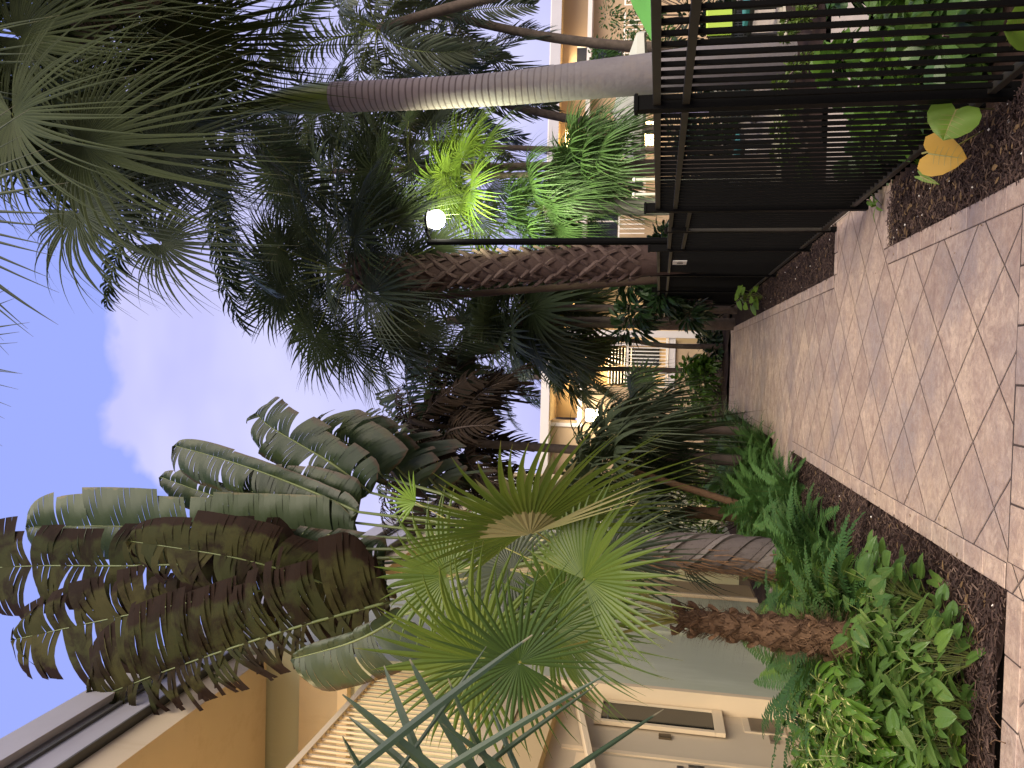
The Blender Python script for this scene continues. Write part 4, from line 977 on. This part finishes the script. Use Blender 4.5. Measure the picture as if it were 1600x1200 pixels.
for i in range(84):
    y = 5.6+i*.13+rng.uniform(-.1, .1); lim = -1.36 if y < 7 else (-1.2 if y < 9.1 else -1.0)
    if 9.25 < y < 10.8: lim = -1.45
    x = lim-abs(rng.gauss(0, .55)); x = max(-3.1, x)
    put_fern(x, y, rng.uniform(1.05, 1.5) if x < -1.5 else rng.uniform(.8, 1.1), rng.randrange(4), 'dark green sword fern in the fern bank along the left side of the walk', 'ferns along the left side of the walk')
for i in range(20):
    x, y = rng.uniform(-2.9, -1.75), rng.uniform(5.6, 7.6)
    put_fern(x, y, rng.uniform(1.0, 1.4), 4+rng.randrange(2), 'light yellow green fern around the foot of the grey ridged trunk', 'light ferns round the grey trunk')
for i in range(12):
    x, y = rng.uniform(-2.7, -1.3), rng.uniform(11, 17)
    put_fern(x, y, rng.uniform(1.1, 1.6), 4+rng.randrange(2), 'light green fern growing among the darker ferns far along the walk', 'light ferns far along the walk')

# variegated ginger
def ginger(seed, nst=16, h=.75, cream=.3):
    rg = random.Random(seed); mb = MB()
    for i in range(nst):
        a = rg.uniform(0, 2*PI); o = V((math.cos(a), math.sin(a), 0)); p0 = o*rg.uniform(0, .16); ln = h*rg.uniform(.6, 1.1); lean = rg.uniform(.1, .6)
        P = [p0+o*lean*ln*(t*t)+V((0, 0, ln*t*(1-.15*t))) for t in (0, .25, .5, .75, 1)]
        mb.tube(P, [.006, .005, .004, .004, .003], 4, 1)
        for k in range(9):
            t = .22+.78*k/9; f = t*4; j = min(3, int(f)); q = P[j].lerp(P[j+1], f-j); tg = (P[j+1]-P[j]).normalized()
            aa = a+(PI/2 if k % 2 else -PI/2)+rg.uniform(-.5, .5); d = V((math.cos(aa), math.sin(aa), rg.uniform(.1, .8))).normalized()
            L1 = rg.uniform(.17, .29); w1 = L1*.25; nn = V((rg.uniform(-.3, .3), rg.uniform(-.3, .3), 1)); mi = 0
            lens_leaf(mb, q, d, nn, L1, w1, 0, rg, .55, .3, 5, .8, .45)
            if rg.random() < cream:
                u, n_, s_ = onb(d, nn); lens_leaf(mb, q+n_*.004+s_*w1*rg.choice((-.16, .16)), d, nn, L1*.92, w1*.36, 2, rg, .55, .2, 5, .8, .45)
    return mb.mesh('ginger_plant', [M['ging'], M['petiole'], M['gingy']])
GM = [ginger(300+i, 18, .62+.05*i, .15+.28*i) for i in range(4)]
spots = [(-2.05, 4.55), (-2.25, 4.85), (-2.5, 4.6), (-2.35, 5.2), (-2.65, 5.3), (-2.8, 4.9), (-2.1, 5.15), (-2.9, 5.6), (-2.55, 5.9), (-2.25, 5.75), (-2.75, 6.3), (-2.35, 6.4), (-2.0, 6.15), (-2.95, 6.1), (-2.15, 4.2), (-2.4, 4.3), (-2.6, 4.1), (-2.0, 4.35), (-2.3, 4.0), (-2.2, 4.65), (-1.9, 4.7)]
for i, (x, y) in enumerate(spots):
    j = (2+(i % 2)) if y < 5.0 or (x < -2.2 and y < 5.6) else i % 2
    o = link('ginger_plant', GM[j], None, (x, y, 0)); o.rotation_euler = (0, 0, rng.uniform(0, 6.28)); s = rng.uniform(.75, .98); o.scale = (s, s, s)
    tag(o, 'variegated green and cream ginger plant in the clump before the ground floor window' if j > 1 else 'leafy green ginger plant in the clump behind the shaggy trunk', 'plant', 'cream striped ginger plants' if j > 1 else 'green ginger plants')
# low vine with arrow shaped leaves
def vine(seed, n=13, mat='vine', h=.26, ls=.12):
    n = int(n*2.3); ls *= .56
    rg = random.Random(seed); mb = MB()
    for i in range(n):
        a = rg.uniform(0, 2*PI); o = V((math.cos(a), math.sin(a), 0)); r0 = rg.uniform(.02, .24); z_ = h*rg.uniform(.06, 1.15); p = o*r0+V((0, 0, z_))
        mb.tube([o*.02, o*r0*.5+V((0, 0, z_*.7)), p], [.0028, .002, .0016], 4, 1)
        L1 = ls*rg.uniform(.7, 1.35); d = (o+V((rg.uniform(-.6, .6), rg.uniform(-.6, .6), rg.uniform(-.5, .3)))).normalized()
        heart_leaf(mb, p, d, V((rg.uniform(-.5, .5), rg.uniform(-1.0, .1), 1)), L1, L1*rg.uniform(.75, 1.0), 0, rg, .25, .15, rg.random() < .4)
    return mb.mesh('arrowhead_vine', [M[mat], M['petiole'], M['vein']])
VM = [vine(400+i, 12+i, 'vine', .24+.03*i, .12+.012*i) for i in range(4)]+[vine(420, 10, 'lime_leaf', .2, .10)]
for i in range(80):
    y = 3.95+2.2*rng.random()**1.1; x = rng.uniform(-2.8, -1.22-.10*max(0, 4.4-y)*0); 
    if y > 4.9 and x > -1.3: x -= .25
    j = rng.randrange(4) if rng.random() < .88 else 4
    o = link('arrowhead_vine', VM[j], None, (x, y, .01)); o.rotation_euler = (0, 0, rng.uniform(0, 6.28)); s = rng.uniform(.75, 1.2); o.scale = (s, s, s)
    tag(o, 'low vine with glossy arrow shaped green leaves at the near corner of the left bed' if j < 4 else 'small vine with lime green leaves among the darker vines', 'vine', 'arrow leaved vines in the near left bed' if j < 4 else 'lime green vines in the near left bed')
mb = MB(); rg = random.Random(717)
for i in range(420):
    k = rg.random()
    if k < .35: x, y = rg.uniform(WR+.02, 1.2), rg.uniform(2.8, 5.6)
    elif k < .80: x, y = rg.uniform(-2.3, WL-.01), rg.uniform(3.75, 8)
    elif k < .9: x, y = rg.choice((rg.uniform(WL, WL+.25), rg.uniform(WR-.22, WR))), rg.uniform(3.0, 10)
    else: x, y = rg.uniform(WR+.02, 1.2), rg.uniform(7.5, 12)
    zl = .006 if WL < x < WR else .03; a = rg.uniform(0, 6.28)
    l_ = rg.uniform(.02, .06) if not (WL < x < WR) else rg.uniform(.008, .03)
    lens_leaf(mb, (x, y, zl), (math.cos(a), math.sin(a), rg.uniform(0, .25)), (0, 0, 1), l_, l_*rg.uniform(.2, .5), 0, rg, .1, .4, 4)
M['litter'] = leafmat('dry_litter', (.20, .13, .06), (.07, .04, .02), None, .9, .8, .1, .2)
tag(mb.build('leaf_litter', M['litter']), 'small dry fallen leaf scraps lying over the mulch and path edges', 'litter', kind='stuff')
# trailing dry roots and stems over the mulch
mb = MB()
for i in range(60):
    x = rng.uniform(-2.2, -.98); y = rng.uniform(3.78, 5.2); a = rng.uniform(0, 6.28); P = []
    for k in range(7):
        P.append(V((min(-.96, x), y, .02+.03*abs(math.sin(k*1.1+i))))); a += rng.uniform(-.6, .6); x += .05*math.cos(a); y += .05*math.sin(a)
    mb.tube(P, rng.uniform(.0015, .003), 4, 0, rng.random())
tag(mb.build('dry_vine_stems', M['shag']), 'thin dry stems and roots trailing over the mulch at the near corner of the left bed', 'stems', kind='stuff')
# fallen yellow leaf at the left bed edge
def single_leaf(name, label, cat, pos, d, nrm, ln, w, mat, stem=None, arrow=False, droop=.2, fold=.2, vein=True):
    mb = MB(); rg = random.Random(hash(label) % 997); heart_leaf(mb, (0, 0, 0), V(d), V(nrm), ln, w, 0, rg, droop, fold, arrow, 1 if vein else None)
    if stem: mb.tube([V(p)-V(pos) for p in stem], [.005, .004, .003], 5, 1)
    return tag(mb.build(name, [M[mat], M['petyel']], None, True, V(pos)), label, cat)
g = at(1515, 1140, 4.05); single_leaf('fallen_leaf', 'single yellow leaf lying at the edge of the left bed beside the paved cross path', 'leaf', (g.x, 4.0, .07), (-.6, .8, .1), (0, -.5, 1), .12, .10, 'lime_leaf', None, False)
# right bed leaves
p1 = at(1438, 200, 3.95)
h1 = at(1494, 172, 3.85)
single_leaf('broad_leaf_plant', 'large round green leaf standing against the fence in the right mulch bed', 'plant', h1, at(1468, 226, 3.85)-h1, (-.35, -.85, .45), .145, .22, 'lime_leaf', [h1, at(1515, 170, 3.98), (h1.x+.06, 4.05, 0)], False, .05, .06)
h2 = at(1440, 240, 4.1)
single_leaf('yellow_leaf_plant', 'curled golden yellow leaf next to the large round green leaf', 'plant', h2+V((0, 0, -.03)), at(1500, 250, 4.0)-h2, (-.3, -.8, .5), .15, .20, 'yell', [h2, at(1500, 225, 4.1), (h2.x+.12, 4.15, 0)], False, .2, .25)
h3 = at(1438, 275, 4.15)
single_leaf('small_green_leaf', 'small pale green leaf tucked under the golden yellow leaf', 'leaf', h3, at(1465, 290, 4.1)-h3, (-.3, -.8, .5), .09, .05, 'lime_leaf', None, True)
h4 = at(1612, 30, 3.2)
single_leaf('broad_leaf_plant', 'large green leaf poking in at the lower right corner before the fence', 'plant', h4+V((0, 0, .0)), at(1572, 45, 3.15)-h4, (-.5, -.8, .3), .16, .20, 'lime_leaf', [h4, (h4.x, 3.3, 0)], False, .1, .1)
mb = MB(); b = V((1.18, 5.75, .0))
for i in range(9):
    a = rng.uniform(0, 6.28); d = V((math.cos(a), math.sin(a), rng.uniform(.3, 1.4))).normalized(); lens_leaf(mb, V((0, 0, .03)), d, (0, 0, 1), .15, .022, 0, rng, .4)
tag(mb.build('weed', M['fernl'], None, loc=V((1.16, 5.95, .0))), 'small green weed at the foot of the gate post', 'weed')
for i, (px, py, lab) in enumerate(((1176, 452, 'small seedling with round light leaves at the foot of the far fence'),)):
    Yp = 12.2; g = at(px, py, Yp); mb = MB(); rg = random.Random(7)
    for k in range(16):
        a = rg.uniform(0, 6.28); o = V((math.cos(a), math.sin(a), 0)); p = o*rg.uniform(.03, .20)+V((0, 0, rg.uniform(.1, .42))); mb.tube([V((0, 0, 0)), p], .004, 4, 1)
        heart_leaf(mb, p, (o+V((0, -.4, -.2))), (0, -.6, 1), .13, .11, 0, rg, .2, .1)
    tag(mb.build('seedling', [M['lime_leaf'], M['petiole']], None, loc=V((1.06, 12.3, 0))), lab, 'plant')

# ---- leafy shrubs
def leafball(name, label, c, rad, n, mat, ls, seed, cat='shrub', group=None, pk=.5, trunkh=True, aspect=.42):
    rg = random.Random(seed); mb = MB(); cs = []
    for i in range(max(5, int(rad[0]*14))):
        while True:
            u = V((rg.uniform(-1, 1), rg.uniform(-1, 1), rg.uniform(-1, 1)))
            if u.length < 1: break
        cs.append((V((u.x*rad[0], u.y*rad[1], rad[2]+u.z*rad[2]*.9)), rg.uniform(.18, .4)*min(rad)))
    for i in range(n):
        cc, r_ = rg.choice(cs); u = V((rg.gauss(0, 1), rg.gauss(0, 1), rg.gauss(0, 1))).normalized(); p = cc+u*r_*rg.uniform(.5, 1.1)
        if p.z < .02: p.z = rg.uniform(.02, .2)
        lens_leaf(mb, p, (u+V((0, 0, rg.uniform(-.4, .5)))).normalized(), V((rg.uniform(-1, 1), rg.uniform(-1, 1), 1)), ls*rg.uniform(.7, 1.3), ls*aspect, 0, rg, .3, .2, 3, .8, pk)
    for cc, r_ in cs[:14]: mb.tube([V((cc.x*.2, cc.y*.2, 0)), V((cc.x*.7, cc.y*.7, cc.z*.6)), cc], [.015, .01, .005], 4, 1)
    return tag(mb.build(name, [M[mat], M['bark']], None, loc=V(c)), label, cat, group)
leafball('shrub', 'glossy dark leafed shrub at the end of the walk in front of the rear building', (-.85, 19.3, -.05), (1.0, .8, .62), 900, 'ging', .20, 501, aspect=.5)
leafball('shrub', 'low dark shrub closing the end of the walk on its right half', (.55, 19.6, -.05), (.8, .7, .40), 600, 'shrub', .17, 502, aspect=.5)
leafball('shrub', 'round hedge bush at the far end of the black fence', (1.75, 21.0, -.05), (.8, 1.0, .62), 1200, 'hedge', .10, 503)
leafball('shrub', 'dark bush behind the fence next to the thick criss-crossed trunk', (2.1, 13.0, -.05), (.7, 1.2, .95), 1300, 'shrub', .22, 504, aspect=.3)
leafball('shrub', 'large dark leafed bush rising above the far fence panels', at(985, 470, 15.0)-V((0, 0, 1.5)), (.75, .8, 1.0), 1100, 'shrub', .30, 505, aspect=.25)
leafball('shrub', 'dense low shrub under the building between the ferns', (-2.7, 14.5, 0), (.5, 1.4, .5), 900, 'ging', .12, 506)
leafball('shrub', 'tall leafy shrub against the far wall on the left', (-2.6, 18.6, 0), (.7, 1.0, .7), 1000, 'hedge', .14, 507)
for i in range(5):
    leafball('clipped_hedge_bush', 'yellow green hedge bush beyond the paved pool path', (2.3+i*1.15, 8.75+rng.uniform(-.1, .1), -.05), (.62, .45, .26), 1500, 'hedge', .055, 510+i, 'bush', 'yellow green hedge bushes beyond the pool path')
for i in range(15):
    leafball('broad_leaf_shrub', 'broad leaved green plant between the fence and the paved pool path', (1.62+.48*(i % 5)+rng.uniform(-.1, .1), 4.3+.70*(i//5)+rng.uniform(-.1, .1), -.03), (.28, .33, .22), 150, 'ging' if i % 2 else 'vine', .19, 530+i, 'plant', 'broad leaved plants behind the near fence', aspect=.6)
leafball('flowering_tree', 'small leafed tree standing in front of the rear building on the right', at(965, 30, 20.0)-V((0, 0, 1.6)), (1.5, 1.0, 1.25), 2600, 'vine', .11, 540, 'tree')
leafball('garden_tree', 'green and bronze leafed tree beside the royal palm trunk near the parasol', at(965, 95, 19.0)-V((0, 0, 1.6)), (.9, .8, 1.15), 1700, 'fern', .12, 541, 'tree')
for i in range(9):
    leafball('pool_shrub', 'dark shrub in the planting beyond the pool chairs', (2.4+i*1.35, 17.0+rng.uniform(-.6, .6), 0), (.95, .8, .78), 1300, 'shrub', .18, 550+i, 'shrub', 'dark shrubs beyond the pool chairs', aspect=.35)
# small fan leaf on a thin stalk before the tan wall
pr = at(1000, 600, 15.5); b = V((-1.35, 15.3, -.02)); root = thing('fan_palm_seedling', b, 'single small fan leaf on a thin arching stalk in front of the tan rear wall', 'palm')
mb = MB(); petiole(mb, (0, 0, 0), pr-b, .12, .014, .007, 1); fan_blade(mb, pr-b, dirpx((1000, 600), (1010, 575), 15.5, 15.5), V((0, -1, .2)), .55, 26, R(330), .5, .15, .3, 0, random.Random(3), .05)
mb.build('frond', [M['fanlit'], M['petiole']], root)
# thin bare trunks crossing the rear balcony
for i, (py0, py1, x0, lab) in enumerate(((532, 541, 860, 'thin curved grey trunk in front of the rear balcony'),)):
    root = thing('slender_palm', at(1110, py1, 19)-V((0, 0, .3)), lab, 'palm tree'); b = V(root.location)
    trunk_tube(root, [V((0, 0, 0)), at(1040, 540, 19)-b, at(950, 528, 19)-b, at(880, 536, 19)-b], [.07, .06, .045, .04], M['bark'], n=10)
    rg = random.Random(77); feather_crown(root, at(880, 536, 19)-b, 9, 1.3, M['pinnl'], rg, 70, -40, 4, npair=22, leaf=.3, curve=1.4, width=.03)

# ================================================================== POOL FURNITURE
def chair_tree(loc, rz, label, lime, group='black woven pool chairs'):
    root = thing('pool_chair', loc, label, 'chair', group, rz)
    q = MB(); q.box((-.27, -.27, .36), (.27, .27, .41), 0, .5, .01)
    for i in range(9): q.box((-.26+i*.06, -.26, .411), (-.225+i*.06, .26, .418))
    q.build('seat', M['mesh_black'], root)
    q = MB()
    for i in range(13): q.box((-.27+i*.043, .25, .40), (-.25+i*.043, .275, .93))
    for i in range(7): q.box((-.27, .252, .45+i*.075), (.27, .272, .465+i*.075))
    q.build('backrest', M['mesh_black'], root)
    for x in (-.25, .25):
        for y in (-.25, .25): q = MB(); q.box((x-.018, y-.018, 0), (x+.018, y+.018, .36)); q.build('leg', M['mesh_black'], root)
        q = MB(); q.box((x-.02, -.26, .60), (x+.02, .25, .63)); q.box((x-.018, -.26, .41), (x+.018, -.225, .60)); q.build('armrest', M['mesh_black'], root)
    q = MB(); q.box((-.22, -.22, .42), (.22, .2, .48), 0, .5, .015); q.build('cushion', M['teal'], root)
    if lime: q = MB(); q.box((-.23, .18, .62), (.23, .245, .98), 0, .5, .02); q.build('back_cushion', M['lime'], root)
chair_tree((5.05, 11.6, 0), .4, 'black woven pool chair with lime back cushion at the right edge', True)
chair_tree((4.35, 11.9, 0), -.2, 'black woven pool chair with lime cushion left of the edge chair', True)
chair_tree((3.75, 11.4, 0), 2.6, 'black woven pool chair with plain teal seat pad facing the royal palm', False)
chair_tree((3.2, 12.3, 0), .9, 'black woven pool chair seen through the second fence panel', False)
t_ = thing('patio_table', (4.5, 12.9, 0), 'round white patio table behind the pool chairs', 'table')
q = MB(); q.tube([(0, 0, .72), (0, 0, .75)], [.5, .5], 24); q.build('tabletop', M['white'], t_); q = MB(); q.tube([(0, 0, 0), (0, 0, .72)], .03, 8); q.build('leg', M['mesh_black'], t_)
for i, (x, y) in enumerate(((2.55, 13.2), (3.2, 14.2), (2.9, 15.4))):
    t_ = thing('sun_lounger', (x, y, 0), ('white sun lounger nearest the fence on the pool deck', 'white sun lounger in the middle of the pool deck', 'white sun lounger farthest back on the pool deck')[i], 'lounger', 'white sun loungers', .3)
    q = MB(); q.box((-.32, -.6, .28), (.32, .55, .36), 0, .5, .02); q.build('bed', M['white'], t_)
    q = MB(); q.add([(-.32, .56, .30), (.32, .56, .30), (.32, 1.1, .72), (-.32, 1.1, .72), (-.32, .56, .36), (.32, .56, .36), (.32, 1.06, .77), (-.32, 1.06, .77)], [(0, 1, 2, 3), (7, 6, 5, 4), (0, 4, 5, 1), (3, 2, 6, 7), (1, 5, 6, 2), (0, 3, 7, 4)]); q.build('backrest', M['white'], t_)
    for a in (-.28, .28):
        for c_ in (-.55, .5): q = MB(); q.box((a-.02, c_-.02, 0), (a+.02, c_+.02, .28)); q.build('leg', M['white'], t_)
def parasol(name, apex, rim_z, rad, mat, label, n=8, rz=0):
    root = thing(name, (apex.x, apex.y, 0), label, 'parasol', None, rz)
    q = MB(); q.tube([(0, 0, 0), (0, 0, apex.z+.06)], .025, 8); q.build('pole', M['metal'], root)
    mb = MB(); vs = [(0, 0, apex.z)]; 
    for rr, zz_ in ((.5, apex.z-(apex.z-rim_z)*.42), (1, rim_z)):
        for k in range(n*2):
            a = PI*k/n; s_ = rad*rr*(1 if k % 2 == 0 else .94); vs.append((s_*math.cos(a), s_*math.sin(a), zz_-(.0 if k % 2 == 0 else .03*rr)))
    m_ = n*2
    for k in range(m_): vs.append((vs[1+m_+k][0], vs[1+m_+k][1], vs[1+m_+k][2]-.12))
    fs = [(0, 1+k, 1+(k+1) % m_) for k in range(m_)]+[(1+k, 1+m_+k, 1+m_+(k+1) % m_, 1+(k+1) % m_) for k in range(m_)]+[(1+m_+k, 1+2*m_+k, 1+2*m_+(k+1) % m_, 1+m_+(k+1) % m_) for k in range(m_)]
    mb.add(vs, fs); o = mb.build('canopy', M[mat], root)
    q = MB(); q.box((-.25, -.25, 0), (.25, .25, .08), 0, .5, .02); q.build('base', M['metal'], root)
    q = MB()
    for k in range(n): a = 2*PI*k/n; q.tube([(0, 0, apex.z-.03), (rad*.97*math.cos(a), rad*.97*math.sin(a), rim_z-.02)], .008, 4)
    q.build('ribs', M['metal'], root)
parasol('grey_parasol', at(957, 175, 14.0), 2.02, 1.35, 'grey_canvas', 'pale grey open parasol beside the royal palm trunk')
parasol('green_parasol', at(968, -45, 15.0), 1.80, 1.35, 'green_canvas', 'bright green parasol at the right edge above the fence')
t_ = thing('display_board', (4.6, 14.6, 0), 'slim lavender board standing behind the pool chairs', 'board'); q = MB(); q.box((-.12, -.02, .75), (.12, .02, 1.7), 0, .5, .01); q.build('board', M['purple'], t_); q = MB(); q.box((-.02, -.02, 0), (.02, .02, .75)); q.build('post', M['metal'], t_)
for i, x in enumerate((2.32, 2.52)):
    q = MB(); q.tube([(0, 0, 0), (0, 0, 1.9)], .018, 8); q.tube([(0, 0, 1.9), (0, 0, 1.93)], [.03, .02], 8)
    tag(q.build('white_pole', M['white'], None, loc=V((x, 10.9, 0))), ('thin white pole behind the fence, the one nearer the gate', 'thin white pole behind the fence, the one farther from the gate')[i], 'pole')
